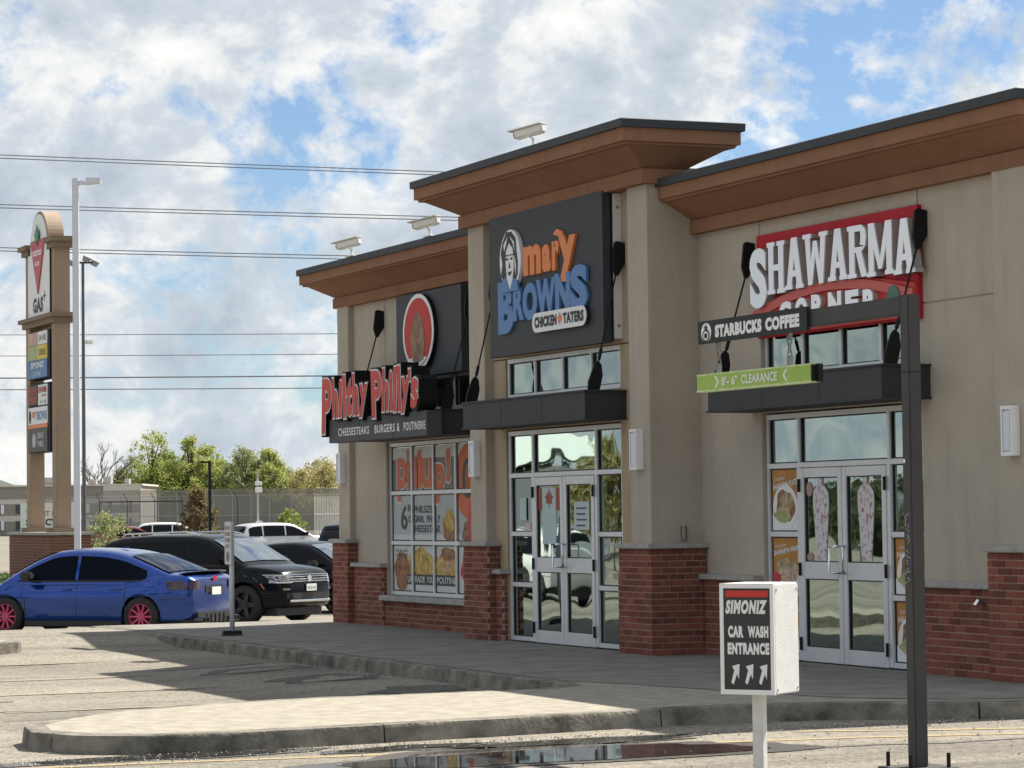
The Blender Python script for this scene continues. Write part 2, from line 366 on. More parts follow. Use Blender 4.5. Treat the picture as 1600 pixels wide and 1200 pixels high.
for pts in ([(13.9, -9.4), (14.0, -8.2), (14.15, -6.9), (14.4, -6.3)], [(16.2, -8.9), (16.2, -8.1), (16.3, -7.3)], [(8.2, -5.2), (8.45, -4.4), (8.3, -3.75)], [(22.9, -5.4), (22.75, -4.0), (22.9, -3.2), (22.85, -1.2)], [(12.3, -10), (12.5, -7.5)]):
    P = []
    for a, b in zip(pts[:-1], pts[1:]):
        for i in range(6): P.append((a[0]+(b[0]-a[0])*i/6+rr.uniform(-.03, .03), a[1]+(b[1]-a[1])*i/6))
    strip('tar_seam', P, .07, TAR)
def puddle(c, rx, ry, ang, seed, wet=1.25):
    r_ = random.Random(seed); ph = [r_.uniform(0, 6.28) for _ in range(5)]
    def outline(k):
        o = []
        for i in range(64):
            a = 2*math.pi*i/64; q = 1+.16*math.sin(2*a+ph[0])+.12*math.sin(3*a+ph[1])+.08*math.sin(5*a+ph[2])+.05*math.sin(9*a+ph[3])
            x, y = rx*q*k*math.cos(a), ry*q*k*math.sin(a); o.append((c[0]+x*math.cos(ang)-y*math.sin(ang), c[1]+x*math.sin(ang)+y*math.cos(ang)))
        return o
    for nm, k, dz, m in (('damp_patch', wet, .0062, WETM), ('puddle', 1, .0105, WATER)):
        o = outline(k); MB().add([(p[0], p[1], -.15+dz) for p in o], [tuple(range(64))]).build(nm, m)['kind'] = 'structure'
WETM = mat('wet_asphalt', (.075, .07, .062), rough=.35, noise=.25, nscale=14, bump=.4, bscale=50, bdist=.006)
DAMP = mat('damp_asphalt', (.10, .095, .085), rough=.85, noise=.2, nscale=10, spec=.2)
WATER = mat('water', (.03, .03, .028), rough=.02, spec=1.0, bump=.03, bscale=3)
puddle((22.35, -6.25), .62, 1.75, .15, 1)
puddle((21.35, -5.6), .22, 1.1, .05, 7)
puddle((20.95, -8.75), .22, .95, .12, 2, 1.3)
puddle((21.15, -6.9), .18, .55, .1, 5)
def wet_streak(c, rx, ry, ang, seed):
    r_ = random.Random(seed); ph = [r_.uniform(0, 6.28) for _ in range(3)]; o = []
    for i in range(48):
        a = 2*math.pi*i/48; q = 1+.2*math.sin(2*a+ph[0])+.15*math.sin(5*a+ph[1])
        x, y = rx*q*math.cos(a), ry*q*math.sin(a); o.append((c[0]+x*math.cos(ang)-y*math.sin(ang), c[1]+x*math.sin(ang)+y*math.cos(ang)))
    MB().add([(p[0], p[1], gz(*p)+.0045) for p in o], [tuple(range(48))]).build('damp_patch', DAMP)['kind'] = 'structure'
for c, rx, ry, s in (((9.4, -4.3), .35, .8, 3), ((11.6, -4.2), .5, .7, 4), ((14.2, -4.1), .6, .45, 5), ((15.6, -4.0), .9, .3, 6)): wet_streak(c, rx, ry, .2, s)
# small kerbed island at the left edge
def small_island():
    o = []
    for i in range(40):
        a = 2*math.pi*i/40; o.append((3.2+1.5*math.cos(a)*(1+.05*math.sin(3*a)), -8.4+2.75*math.sin(a)))
    root = kind(empty('kerb_island'), 'structure')
    MB().prism(o, -.3, -.005, 'z').build('kerb', KERB, root, bevel=.02)
    o2 = [(3.2+(x-3.2)*.88, -8.4+(y+8.4)*.93) for x, y in o]
    MB().add([(x, y, .001) for x, y in o2], [tuple(range(40))]).build('slab', CONC, root)
small_island()

# ------------------------------------------------------------------ the building
B = empty('commercial_building', 'tan stucco shopfront building with brown cornice and brick base', 'building')
def part(name, mb, m, parent=B, **k): return mb.build(name, m, parent, **k)
YW, YS = .17, .24              # side walls, shop windows
YT, YTS = -.36, -.31           # entrance tower inner wall, shop front
# --- stucco panels with open joints (each a piece)
def panel(x0, x1, z0, z1, y, m=EIFS, name='wall_panel', d=.25, parent=B):
    return part(name, MB().box(x0+.006, x1-.006, y, y+d, z0+.006, z1-.006), m, parent, bevel=.006)
SEC = [(-.02, 1.94, 5.40, 6.86, 'L'), (12.2, 13.74, 17.10, 19.27, 'R')]
for x0, a, b, x1, nm in SEC:
    lowz = .45 if nm == 'L' else -.02
    panel(x0, a, -.02, 3.68, YW); panel(x0, a, 3.68, 5.1, YW)
    panel(b, x1, -.02, 3.68, YW); panel(b, x1, 3.68, 5.1, YW)
    panel(a, b, 3.62, 5.1, YW); panel(a, b, 2.70, 3.10, YW)
    if nm == 'L': panel(a, b, -.02, .42, YW+.04)
panel(7.30, 7.75, -.02, 3.62, YT, EIFS2); panel(11.2, 11.72, -.02, 3.62, YT, EIFS2)
panel(7.30, 11.72, 3.62, 5.6, YT, EIFS2); panel(7.75, 11.2, 2.70, 3.10, YT, EIFS2)
JOINTM = mat('joint_sealant', (.38, .335, .275), rough=.9)
# backing, roof, ends, back, interior
part('backing_wall', MB().box(-.03, 1.92, YW+.014, YW+.29, -.015, 5.09), JOINTM); part('backing_wall', MB().box(5.42, 7.74, YW+.014, YW+.29, -.015, 5.09), JOINTM)
part('backing_wall', MB().box(11.22, 13.72, YW+.014, YW+.29, -.015, 5.09), JOINTM); part('backing_wall', MB().box(17.12, 19.26, YW+.014, YW+.29, -.015, 5.09), JOINTM)
part('end_wall', MB().box(-.03, .2, YW+.27, 11.9, -.02, 5.1), EIFS); part('end_wall', MB().box(19.05, 19.28, YW+.27, 11.9, -.02, 5.1), EIFS)
part('back_wall', MB().box(-.03, 19.28, 11.9, 12.1, -.02, 5.1), EIFS)
part('roof', MB().box(-.03, 19.28, .2, 12.1, 5.1, 5.25), FLASH)
part('ceiling', MB().box(.2, 19.05, .5, 11.9, 3.9, 3.95), INT)
part('floor_inside', MB().box(.2, 19.05, .3, 11.9, .0, .012), INT)
part('partition', MB().box(.2, 19.05, 5.2, 5.3, .0, 3.9), INT)
for x in (6.6, 12.6): part('partition', MB().box(x-.08, x+.08, .5, 5.2, .0, 3.9), INT)
for x in (2.6, 8.6, 14.2): part('counter', MB().box(x, x+2.4, 3.2, 3.9, .0, 1.05), mat('counter', (.35, .28, .2), rough=.5))
# --- pilasters
for x0, x1, z1 in ((.07, .57, 4.9), (18.6, 19.2, 4.9)): part('pilaster', MB().box(x0, x1, .08, YW+.1, 1.2, z1), EIFS, bevel=.008)
part('tower_pilaster', MB().box(6.80, 7.33, -.48, .38, 1.2, 5.6), EIFS, bevel=.008)
part('tower_pilaster', MB().box(11.70, 12.24, -.48, .38, 1.2, 5.6), EIFS, bevel=.008)
part('tower_back', MB().box(6.82, 12.22, -.1, .02, 3.9, 5.6), EIFS2)
# --- cornices: rings that widen to the top
PROF = [(.0, 0), (.055, .0), (.055, .155), (.03, .165), (.36, .355), (.42, .36), (.42, .385), (.46, .39), (.46, .53)]
def cornice(x0, x1, y0, y1, z0, s, el, er, eb, name):
    def ring(o, z): return [(x0-o*el, y0-o, z), (x1+o*er, y0-o, z), (x1+o*er, y1+o*eb, z), (x0-o*el, y1+o*eb, z)]
    c = MB().rings([ring(o*s, z0+z*s) for o, z in PROF]).build(name, BROWN, B)
    t = z0+PROF[-1][1]*s
    MB().rings([ring(.485*s, t-.0), ring(.497*s, t+.002), ring(.5*s, t+.09), ring(.485*s, t+.1)]).build('flashing', FLASH, c)
    return c
cornice(-.02, 6.9, .12, 12.0, 4.83, 1.0, 1, 0, 0, 'cornice')
cornice(12.14, 19.27, .12, 12.0, 4.83, 1.0, 0, 1, 0, 'cornice')
cornice(6.78, 12.26, -.52, -.02, 5.40, 1.08, 1.1, 1.0, 1, 'tower_cornice')
# --- brick bases
BL, BH, BP, BPZ = .19, .0605, .2, .0715
_bm = MB().box(-.5, .5, -.5, .5, -.5, .5)
brick_mesh = _bm.mesh('brick', BRICK)
BUD = [300]
def bricks(core, runs, indiv):
    """runs: (origin x, y, dx, dy, length, courses, z0): faces whose outside is to the right of travel"""
    st = MB()
    for (ox, oy, dx, dy, ln, nc, z0) in runs:
        for c in range(nc):
            t = -(BP/2 if c % 2 else 0)
            while t < ln-.02:
                a = max(t, 0); b = min(t+BL, ln)
                if b-a > .03:
                    mid = (a+b)/2; cx, cy, cz = ox+dx*mid, oy+dy*mid, z0+c*BPZ+BPZ/2
                    jit = rnd.uniform(-.0025, .0025); nx, ny = dy, -dx
                    if indiv and BUD[0] > 0:
                        BUD[0] -= 1
                        o = bpy.data.objects.new('brick', brick_mesh); COL.objects.link(o); o.parent = core
                        o.location = (cx+nx*jit, cy+ny*jit, cz); o.rotation_euler = (0, 0, math.atan2(dy, dx)); o.scale = (b-a, .03, BH)
                    else:
                        h = (b-a)/2; q = []
                        for sz in (-1, 1):
                            for sx, sy in ((-1, -1), (1, -1), (1, 1), (-1, 1)): q.append((cx+nx*jit+dx*sx*h+nx*.015*sy, cy+ny*jit+dy*sx*h+ny*.015*sy, cz+sz*BH/2))
                        st.add(q, [(0,3,2,1),(4,5,6,7),(0,1,5,4),(1,2,6,5),(2,3,7,6),(3,0,4,7)])
                t += BP
    if st.v: kind(st.build('brickwork', BRICK, core), 'stuff')
IN = .006
def pier(name, x0, x1, y0, y1, h, indiv, sides, cap=.06, ov=.05, z0=0):
    nc = int(round((h-z0)/BPZ)); h = z0+nc*BPZ
    core = MB().box(x0+IN, x1-IN, y0+IN, y1, z0-.02, h).build(name, MORTAR, B)
    runs = []
    if 'f' in sides: runs.append((x0, y0+.015, 1, 0, x1-x0, nc, z0))
    if 'r' in sides: runs.append((x1-.015, y0+.035, 0, 1, y1-y0-.04, nc, z0))
    if 'l' in sides: runs.append((x0+.015, y1, 0, -1, y1-y0-.04, nc, z0))
    bricks(core, runs, indiv)
    if cap: MB().box(x0-ov, x1+ov, y0-ov, y1+.02, h+.001, h+cap).build('capstone', COPING, core, bevel=.008)
    return core
pier('brick_pier', 18.53, 19.27, .0, YW+.05, 1.24, True, 'fr')
pier('brick_dado', 17.18, 18.49, .09, YW+.04, .86, True, 'fl')
pier('brick_pier', 11.50, 12.36, -.55, YW-.02, 1.24, True, 'frl')
pier('brick_dado', 12.42, 13.66, .09, YW+.04, .86, True, 'fr')
pier('brick_pier', 6.70, 7.50, -.55, YW-.02, 1.24, False, 'frl')
pier('brick_dado', 7.52, 7.73, -.44, YT+.04, .86, False, 'fr')
pier('brick_dado', 11.24, 11.48, -.44, YT+.04, .86, False, 'fl')
pier('brick_pier', -.02, .66, .0, YW+.05, 1.24, False, 'fr')
pier('brick_dado', .70, 1.90, .09, YW+.04, .86, False, 'fr')
pier('brick_dado', 5.44, 6.66, .09, YW+.04, .86, False, 'fl')
ap = pier('brick_apron', 1.92, 5.42, .13, YW+.06, .36, False, 'f', cap=0)
MB().box(1.86, 5.47, .05, .26, .375, .455).build('window_sill', COPING, ap, bevel=.008)
# --- windows and doors
def bar(mb, x0, x1, z0, z1, y, d=.10): mb.box(x0, x1, y-.02, y+d, z0, z1)
def window(name, xs, zs, y, glass, skip=(), fw=.055, pos=None):
    """xs, zs: grid lines (centres of bars)"""
    w = empty(name); w.parent = B
    fr = MB(); h = fw/2
    for i, z in enumerate(zs): fr.box(xs[0]-h, xs[-1]+h, y-.03, y+.08, z-h, z+h)
    for x in xs:
        for a, b in zip(zs[:-1], zs[1:]): fr.box(x-h, x+h, y-.027, y+.08, a+h, b-h)
    fr.build('frame', ALU, w, bevel=.004)
    for a, b in zip(xs[:-1], xs[1:]):
        for c, d in zip(zs[:-1], zs[1:]):
            MB().box(a+h-.004, b-h+.004, y+.012, y+.018, c+h-.004, d-h+.004).build('pane', glass, w)
            g = MB()
            for q in ((a+h, a+h+.013, c+h, d-h), (b-h-.013, b-h, c+h, d-h), (a+h+.013, b-h-.013, c+h, c+h+.013), (a+h+.013, b-h-.013, d-h-.013, d-h)): g.box(q[0], q[1], y-.006, y+.01, q[2], q[3])
            g.build('gasket', GASKET, w)
    return w
def storefront(x0, x1, d0, d1, y):
    """side lights, transom, double door"""
    w = empty('shopfront_window'); w.parent = B; h = .0275
    fr = MB(); zt = 2.66; zm = 2.12
    fr.box(x0-h, x1+h, y-.03, y+.08, zt-h, zt+h); fr.box(x0-h, x1+h, y-.03, y+.08, zm-h, zm+h)
    for x in (x0, x1): fr.box(x-h, x+h, y-.027, y+.08, .02, zm-h); 
    for x in (x0, x1, d0, d1): fr.box(x-h, x+h, y-.027, y+.08, zm+h, zt-h)
    for x in (d0, d1): fr.box(x-h-.01, x+h+.01, y-.032, y+.08, .02, zm-h)
    for a, b in ((x0, d0), (d1, x1)):
        for z in (.045, .73, 1.375): fr.box(a+h, b-h-.01 if b == d0 else b-h, y-.025, y+.08, z-h, z+h)
    fr.build('frame', ALU, w, bevel=.004)
    def pane(a, b, c, d):
        MB().box(a, b, y+.012, y+.018, c, d).build('pane', GLASS, w)
        g = MB()
        for q in ((a, a+.014, c, d), (b-.014, b, c, d), (a+.014, b-.014, c, c+.014), (a+.014, b-.014, d-.014, d)): g.box(q[0], q[1], y-.004, y+.01, q[2], q[3])
        g.build('gasket', GASKET, w)
    for a, b in ((x0, d0), (d1, x1)):
        for c, d in ((.045, .73), (.73, 1.375), (1.375, zm)): pane(a+h, b-h, c+h, d-h)
    for a, b in ((x0, d0), (d0, d1), (d1, x1)): pane(a+h, b-h, zm+h, zt-h)
    xm = (d0+d1)/2
    for s, (a, b) in enumerate(((d0+h+.012, xm-.004), (xm+.004, d1-h-.012))):
        dr = empty('door'); dr.parent = B
        fb = MB(); yy = y-.02
        fb.box(a, a+.09, yy-.02, yy+.05, .015, 2.085); fb.box(b-.09, b, yy-.02, yy+.05, .015, 2.085)
        for c, d in ((.015, .17), (.90, 1.08), (1.985, 2.085)): fb.box(a+.09, b-.09, yy-.018, yy+.05, c, d)
        fb.build('door_frame', ALU, dr, bevel=.004)
        for c, d in ((.17, .90), (1.08, 1.985)):
            MB().box(a+.085, b-.085, yy+.01, yy+.016, c-.004, d+.004).build('pane', GLASS, dr)
            g = MB(); A_, B_ = a+.09, b-.09
            for q in ((A_, A_+.012, c, d), (B_-.012, B_, c, d), (A_+.012, B_-.012, c, c+.012), (A_+.012, B_-.012, d-.012, d)): g.box(q[0], q[1], yy-.006, yy+.008, q[2], q[3])
            g.build('gasket', GASKET, dr)
        hx = b-.045 if s == 0 else a+.045; k = -1 if s == 0 else 1
        MB().tube([(hx, yy-.02, .97), (hx+k*.0, yy-.09, .97), (hx+k*.10, yy-.10, .98), (hx+k*.10, yy-.10, 1.24), (hx, yy-.09, 1.25), (hx, yy-.02, 1.25)], .013, 8).build('handle', CHROME, dr, smooth=True)
        ex = a+.004 if s == 0 else b-.004
        for z in (.2, 1.0, 1.9): MB().tube([(ex, yy-.035, z-.07), (ex, yy-.035, z+.07)], .016, 8).build('hinge', BLACK, dr)
storefront(7.78, 11.17, 8.52, 10.43, YTS)
storefront(13.77, 17.07, 14.47, 16.37, YS)
WL = window('shop_window', [1.97, 2.83, 3.68, 4.53, 5.37], [.49, 1.225, 1.955, 2.665], YS, GLASS)
for x0, x1, y in ((1.97, 5.37, YS), (7.78, 11.17, YTS), (13.77, 17.07, YS)):
    window('upper_window', [x0+(x1-x0)*i/4 for i in range(5)], [3.13, 3.59], y, GLASSU)
# --- canopies with tie rods
def canopy(x0, x1, yf, yw, z0=2.72, z1=3.07):
    c = MB().box(x0, x1, yf, yw, z0+.02, z1-.02).build('canopy', CANOPY, B)
    for z in (z0, z1-.02): MB().box(x0-.025, x1+.025, yf-.02, yw, z, z+.02).build('flange', CANOPY, c)
    nseam = 3
    for i in range(1, nseam): 
        x = x0+(x1-x0)*i/nseam; MB().box(x-.003, x+.003, yf-.0015, yf+.01, z0+.021, z1-.021).build('seam', BLACK, c)
    return c
def tie(c, x, yf, yw, zw, zc):
    wp = [(0, .30), (-.10, .32), (-.135, .30), (-.165, .04), (-.13, -.09), (-.095, -.09), (0, .06)]
    MB().prism([(yw+a, zw+b) for a, b in wp], x-.022, x+.022, 'x').build('wall_bracket', BLACK, c, bevel=.006)
    cp = [(0, 0), (.15, 0), (.19, .17), (.175, .3), (.13, .34), (.09, .3), (.01, .1)]
    MB().prism([(yf+.04+a, zc+b) for a, b in cp], x-.022, x+.022, 'x').build('canopy_bracket', BLACK, c, bevel=.006)
    p, q = Vector((x, yw-.115, zw-.06)), Vector((x, yf+.18, zc+.31))
    MB().tube([p, q], .011, 8).build('tie_rod', BLACK, c)
    a, b = p.lerp(q, .82), p.lerp(q, .97); MB().tube([a, a.lerp(b, .15), a.lerp(b, .85), b], [.012, .022, .022, .012], 8).build('turnbuckle', BLACK, c)
c = canopy(1.80, 5.55, -.39, YW-.002); tie(c, 1.88, -.39, YW, 4.36, 3.07); tie(c, 5.45, -.39, YW, 4.36, 3.07)
c = canopy(7.60, 11.37, -.90, YT-.002); tie(c, 11.37, -.90, YT, 4.50, 3.07); tie(c, 7.60, -.90, YT, 4.42, 3.07)
c = canopy(13.53, 17.29, -.39, YW-.002); tie(c, 13.62, -.39, YW, 4.30, 3.07); tie(c, 17.27, -.39, YW, 4.30, 3.07)
MB().tube([(18.32, .09, .74), (18.32, .02, .74), (18.32, -.01, .70)], .03, 10).build('hose_tap', CHROME, B)

# --- wall lamps
LENS = mat('lamp_lens', (.62, .66, .74), rough=.35, noise=.05, nscale=30)
def wall_lamp(x, y, label):
    t = empty('wall_lamp', label, 'wall lamp', (x, y, 2.12), 0, 'box lamps on the pilasters')
    MB().box(-.09, .09, -.025, .0, .0, .47).build('back_plate', WHITE, t, bevel=.004)
    for z in (0.0, .435): MB().box(-.095, .095, -.10, -.025, z, z+.035).build('end_cap', WHITE, t, bevel=.004)
    MB().box(-.068, .068, -.092, -.025, .035, .435).build('lens', LENS, t, bevel=.015)
    for s in (-1, 1): MB().box(s*.081-.011, s*.081+.011, -.097, -.025, .035, .435).build('side_rail', WHITE, t)
wall_lamp(.32, .08, 'white box wall lamp on the leftmost pilaster, beside the window with posters')
wall_lamp(7.06, -.48, 'white box wall lamp on the pillar left of the middle glass doors')
wall_lamp(11.97, -.48, 'white box wall lamp on the pillar right of the middle glass doors')
wall_lamp(18.92, .08, 'white box wall lamp on the rightmost pilaster, right of the dark gantry post')
# --- roof cameras
def roof_cam(x, y, z, label):
    t = empty('security_camera', label, 'security camera', (x, y, z), R(200), 'bullet cameras on the roof edge')
    WH = mat('camera_white', (.72, .70, .64), rough=.5)
    MB().box(-.07, .07, -.05, .05, 0, .015).build('base_plate', WH, t)
    MB().tube([(-.02, 0, .01), (-.02, 0, .10), (.03, 0, .15)], .02, 8).build('arm', WH, t)
    b = MB().box(-.2, .22, -.06, .06, .14, .25).build('housing', WH, t, bevel=.02)
    MB().box(-.2, .30, -.075, .075, .252, .264).build('sun_shield', WH, t)
    MB().tube([(.215, 0, .195), (.235, 0, .195)], .04, 12).build('lens', BLACK, t)
    t.rotation_euler = (0, R(8), R(212))
roof_cam(1.95, -.36, 5.458, 'white security camera on the low roof corner furthest left')
roof_cam(5.10, -.36, 5.458, 'white security camera on the left low roof nearest the entrance tower')
roof_cam(9.95, -.90, 6.085, 'white security camera on top of the entrance tower roof')
part('vent_pipe', MB().tube([(12.62, -.30, 1.30), (12.62, -.30, 1.46)], .035, 12), mat('can_steel', (.22, .21, .2), rough=.35, metal=.8))  # small can left on the pier cap
bpy.data.objects['vent_pipe'].name = 'steel_can'; o = bpy.data.objects['steel_can']; o.parent = None; o.location = (-.36, .22, .012); tag(o, 'small steel can standing on the brick pier cap right of the middle doors', 'can')
part('roof_vent', MB().box(15.2, 15.9, 2.2, 2.9, 5.25, 5.95), mat('galvanised', (.4, .4, .4), rough=.5, metal=.4))

# ------------------------------------------------------------------ signs on the building
SGREY = mat('sign_grey', (.042, .045, .052), rough=.6, spec=.3, noise=.05, nscale=2)
ORG = mat('sign_orange', (.68, .20, .045), rough=.5); BLU = mat('sign_blue', (.075, .19, .42), rough=.5)
REDS = mat('sign_red', (.42, .016, .03), rough=.6, spec=.2); RED2 = mat('sign_red_front', (.50, .055, .045), rough=.6, spec=.2)
PINK = mat('letter_red', (.56, .085, .07), rough=.6, spec=.2); LWHITE = mat('letter_edge', (.70, .66, .66), rough=.5)
GREYL = mat('letter_return', (.35, .33, .31), rough=.6)
LETW = mat('letter_white', (.86, .88, .92), rough=.12, coat=.8)
# woman portrait sign
t = empty('shop_sign', 'dark grey square sign with white woman portrait, orange and blue letters', 'sign', (7.82, -.60, 3.63), 0, 'shop signs on the facade')
MB().box(0, 3.46, 0, .10, 0, 1.79).build('face_panel', SGREY, t, bevel=.004)
MB().box(.03, 3.44, .10, .14, .02, 1.77).build('black_return', BLACK, t)  # black side of the sign between face and cabinet
bx = MB().box(.02, 3.48, .14, .237, .05, 1.76).build('cabinet', mat('cabinet_white', (.66, .64, .64), rough=.6), t)
for z in (.2, 1.6): MB().prism([(.187+.02*math.cos(a*.785), z+.02*math.sin(a*.785)) for a in range(8)], 3.48, 3.486, 'x').build('rivet', mat('rivet', (.35, .2, .2), rough=.6), bx)
yl = -.035
def lay(name, m, fn, parent, y, depth=.03, **k):
    mb = MB(); fn(mb, y, depth); return mb.build(name, m, parent, **k)
# emblem: oval, hair, face
MB().disc(.79, 1.20, .335, .385, yl-.012, 0).build('emblem_oval', WHITEP, t)
hair = [(.60, .92), (.50, 1.02), (.55, 1.16), (.50, 1.30), (.56, 1.44), (.68, 1.56), (.84, 1.555), (.98, 1.46), (1.0, 1.30), (1.04, 1.16), (1.03, 1.0), (.93, .90), (.86, .94), (.90, 1.05), (.92, 1.2), (.88, 1.34), (.76, 1.42), (.66, 1.32), (.64, 1.15), (.67, 1.0)]
MB().prism(hair, yl-.016, yl-.010).build('emblem_hair', SGREY, t)
for q in ([(.60, 1.40), (.72, 1.50), (.70, 1.44), (.62, 1.32)], [(.80, 1.50), (.93, 1.42), (.95, 1.30), (.90, 1.40)], [(.95, 1.25), (.99, 1.12), (.97, 1.0), (.95, 1.12)]): MB().prism(q, yl-.020, yl-.015).build('emblem_highlight', WHITEP, t)
for x in (.70, .84):
    MB().disc(x, 1.215, .035, .014, yl-.020, yl-.011, 10).build('emblem_eye', SGREY, t); MB().box(x-.05, x+.05, yl-.020, yl-.011, 1.255, 1.268).build('emblem_brow', SGREY, t)
MB().prism([(.71, 1.045), (.85, 1.055), (.78, 1.0)], yl-.020, yl-.011).build('emblem_mouth', SGREY, t)
MB().prism([(.775, 1.17), (.80, 1.10), (.75, 1.10)], yl-.020, yl-.011).build('emblem_nose', SGREY, t)
MB().prism([(.52, .80), (.55, .96), (.66, .99), (.78, .80), (.89, .97), (1.02, .93), (1.06, .80)], yl-.022, yl).build('emblem_collar', BLU, t)
mb = MB()
def slant(k, x_, z_): return lambda x, z: (x, z+k*(x-x_))
for ch, a, b, c_, d in (('m', 1.18, 1.72, .96, 1.33), ('a', 1.76, 2.02, .96, 1.30), ('r', 2.06, 2.28, .96, 1.32), ('y', 2.26, 2.76, .80, 1.35)): text(mb, ch, a, b, c_, d, yl, .035, offset=.055)
mb.prism([(2.10, 1.40), (2.20, 1.46), (2.36, 1.42), (2.44, 1.30), (2.36, 1.33), (2.24, 1.37)], yl+.001, 0)
mb.build('lettering_orange', ORG, t)
mb = MB()
for i, (ch, a, b, c_, d) in enumerate((('B', .35, .84, .28, .94), ('R', .84, 1.18, .42, .87), ('O', 1.15, 1.60, .40, .87), ('W', 1.58, 2.16, .42, .88), ('N', 2.16, 2.60, .43, .91), ('S', 2.61, 3.10, .43, .97))): text(mb, ch, a, b, c_, d, yl-.002*i, .035, offset=.058)
mb.build('lettering_blue', BLU, t)
mb = MB(); pill = [(1.50+.12+.12*math.cos(a), .40+.12*math.sin(a)) for a in [math.pi/2+math.pi*i/10 for i in range(11)]]+[(3.10-.12+.12*math.cos(a), .40+.12*math.sin(a)) for a in [-math.pi/2+math.pi*i/10 for i in range(11)]]
mb.prism([(x, z-.05) for x, z in pill], yl-.03, yl-.016); mb.build('tagline_pill', WHITEP, t)
mb = MB(); text(mb, 'CHICKEN', 1.58, 2.25, .285, .42, yl-.034, offset=.06, spacing=1.1); text(mb, 'TATERS', 2.44, 3.04, .285, .42, yl-.034, offset=.06, spacing=1.1); mb.build('tagline_lettering', SGREY, t)
leaf = [(0, -.07), (.012, -.03), (.055, -.035), (.045, -.01), (.075, .02), (.045, .025), (.045, .05), (.02, .035), (0, .085), (-.02, .035), (-.045, .05), (-.045, .025), (-.075, .02), (-.045, -.01), (-.055, -.035), (-.012, -.03)]
MB().prism([(2.345+x, .35+z) for x, z in leaf], yl-.036, yl-.031).build('maple_leaf', ORG, t)
# round sign on a dark panel
t = empty('round_sign', 'round red sign with white rim on a dark square panel', 'sign', (2.85, .0, 3.60), 0, 'shop signs on the facade')
MB().box(0, 2.51, .0, .168, 0, 1.2).build('panel', SGREY, t, bevel=.004)
cxr, czr = 1.04, .62
MB().disc(cxr, czr, .60, .545, -.06, 0).build('drum', BLACK, t); MB().disc(cxr, czr, .60, .545, -.068, -.06).build('rim', WHITEP, t); MB().disc(cxr, czr, .535, .487, -.072, -.067).build('disc', RED2, t)
MB().prism([(cxr+.53*math.cos(a), czr+.482*math.sin(a)) for a in [math.pi*1.27+i*math.pi*.46/14 for i in range(15)]]+[(cxr, czr-.36)], -.076, -.071).build('lower_band', WHITEP, t)
TANP = mat('print_tan', (.36, .20, .10), rough=.6, col2=(.10, .055, .035), nscale=7)
MB().prism([(cxr-.20, czr-.40), (cxr-.28, czr-.1), (cxr-.16, czr+.2), (cxr, czr+.30), (cxr+.16, czr+.2), (cxr+.28, czr-.1), (cxr+.22, czr-.40), (cxr, czr-.44)], -.0775, -.071).build('mottled_print', TANP, t)
# dripping red letters above a grey fascia board
t = empty('letter_sign', 'jagged red raised letters on a grey fascia board above the poster window', 'sign', (1.66, -.63, 2.705), 0, 'shop signs on the facade')
MB().box(0, 3.97, 0, .218, 0, .345).build('fascia_board', mat('fascia_grey', (.07, .075, .08), rough=.65, spec=.3, noise=.08, nscale=3), t, bevel=.004)
for x in (1.32, 2.65): MB().box(x-.004, x+.004, -.002, .01, .005, .34).build('joint', BLACK, t)
mb = MB()
for s, a, b in (('CHEESESTEAKS', .42, 1.72), ('BURGERS', 1.95, 2.75), ('&', 2.84, 2.94), ('POUTINERIE', 3.10, 3.92)): text(mb, s, a, b, .09, .205, -.004, offset=.02, spacing=1.15)
mb.build('tagline_lettering', WHITEP, t)
PL = [('P', -.12, .30, .14, .95), ('h', .34, .60, .36, .94), ('i', .64, .78, .36, .90), ('l', .80, .94, .34, .97), ('t', .96, 1.20, .37, .90), ('h', 1.22, 1.48, .37, .97), ('y', 1.50, 1.84, .33, .80),
      ('P', 2.00, 2.40, .30, .97), ('h', 2.43, 2.70, .38, .98), ('i', 2.73, 2.86, .38, .93), ('l', 2.88, 3.02, .36, .98), ('l', 3.04, 3.18, .36, .99), ('y', 3.18, 3.50, .33, .82), ("'", 3.47, 3.55, .76, .92), ('s', 3.56, 3.82, .38, .79)]
def philly(off, dy, depth, g, name, m):
    mb = MB()
    for i, (ch, a, b, c_, d) in enumerate(PL): text(mb, ch, a-g, b+g, c_-g, d+g, dy-.0012*(i % 3), depth, offset=off, shear=-.06 if i % 2 else .08)
    mb.build(name, m, t)
philly(.085, -.06, .26, .045, 'letter_backing', BLACK); philly(.062, -.068, .004, .022, 'letter_outline', LWHITE); philly(.035, -.076, .004, .0, 'letter_face', PINK)
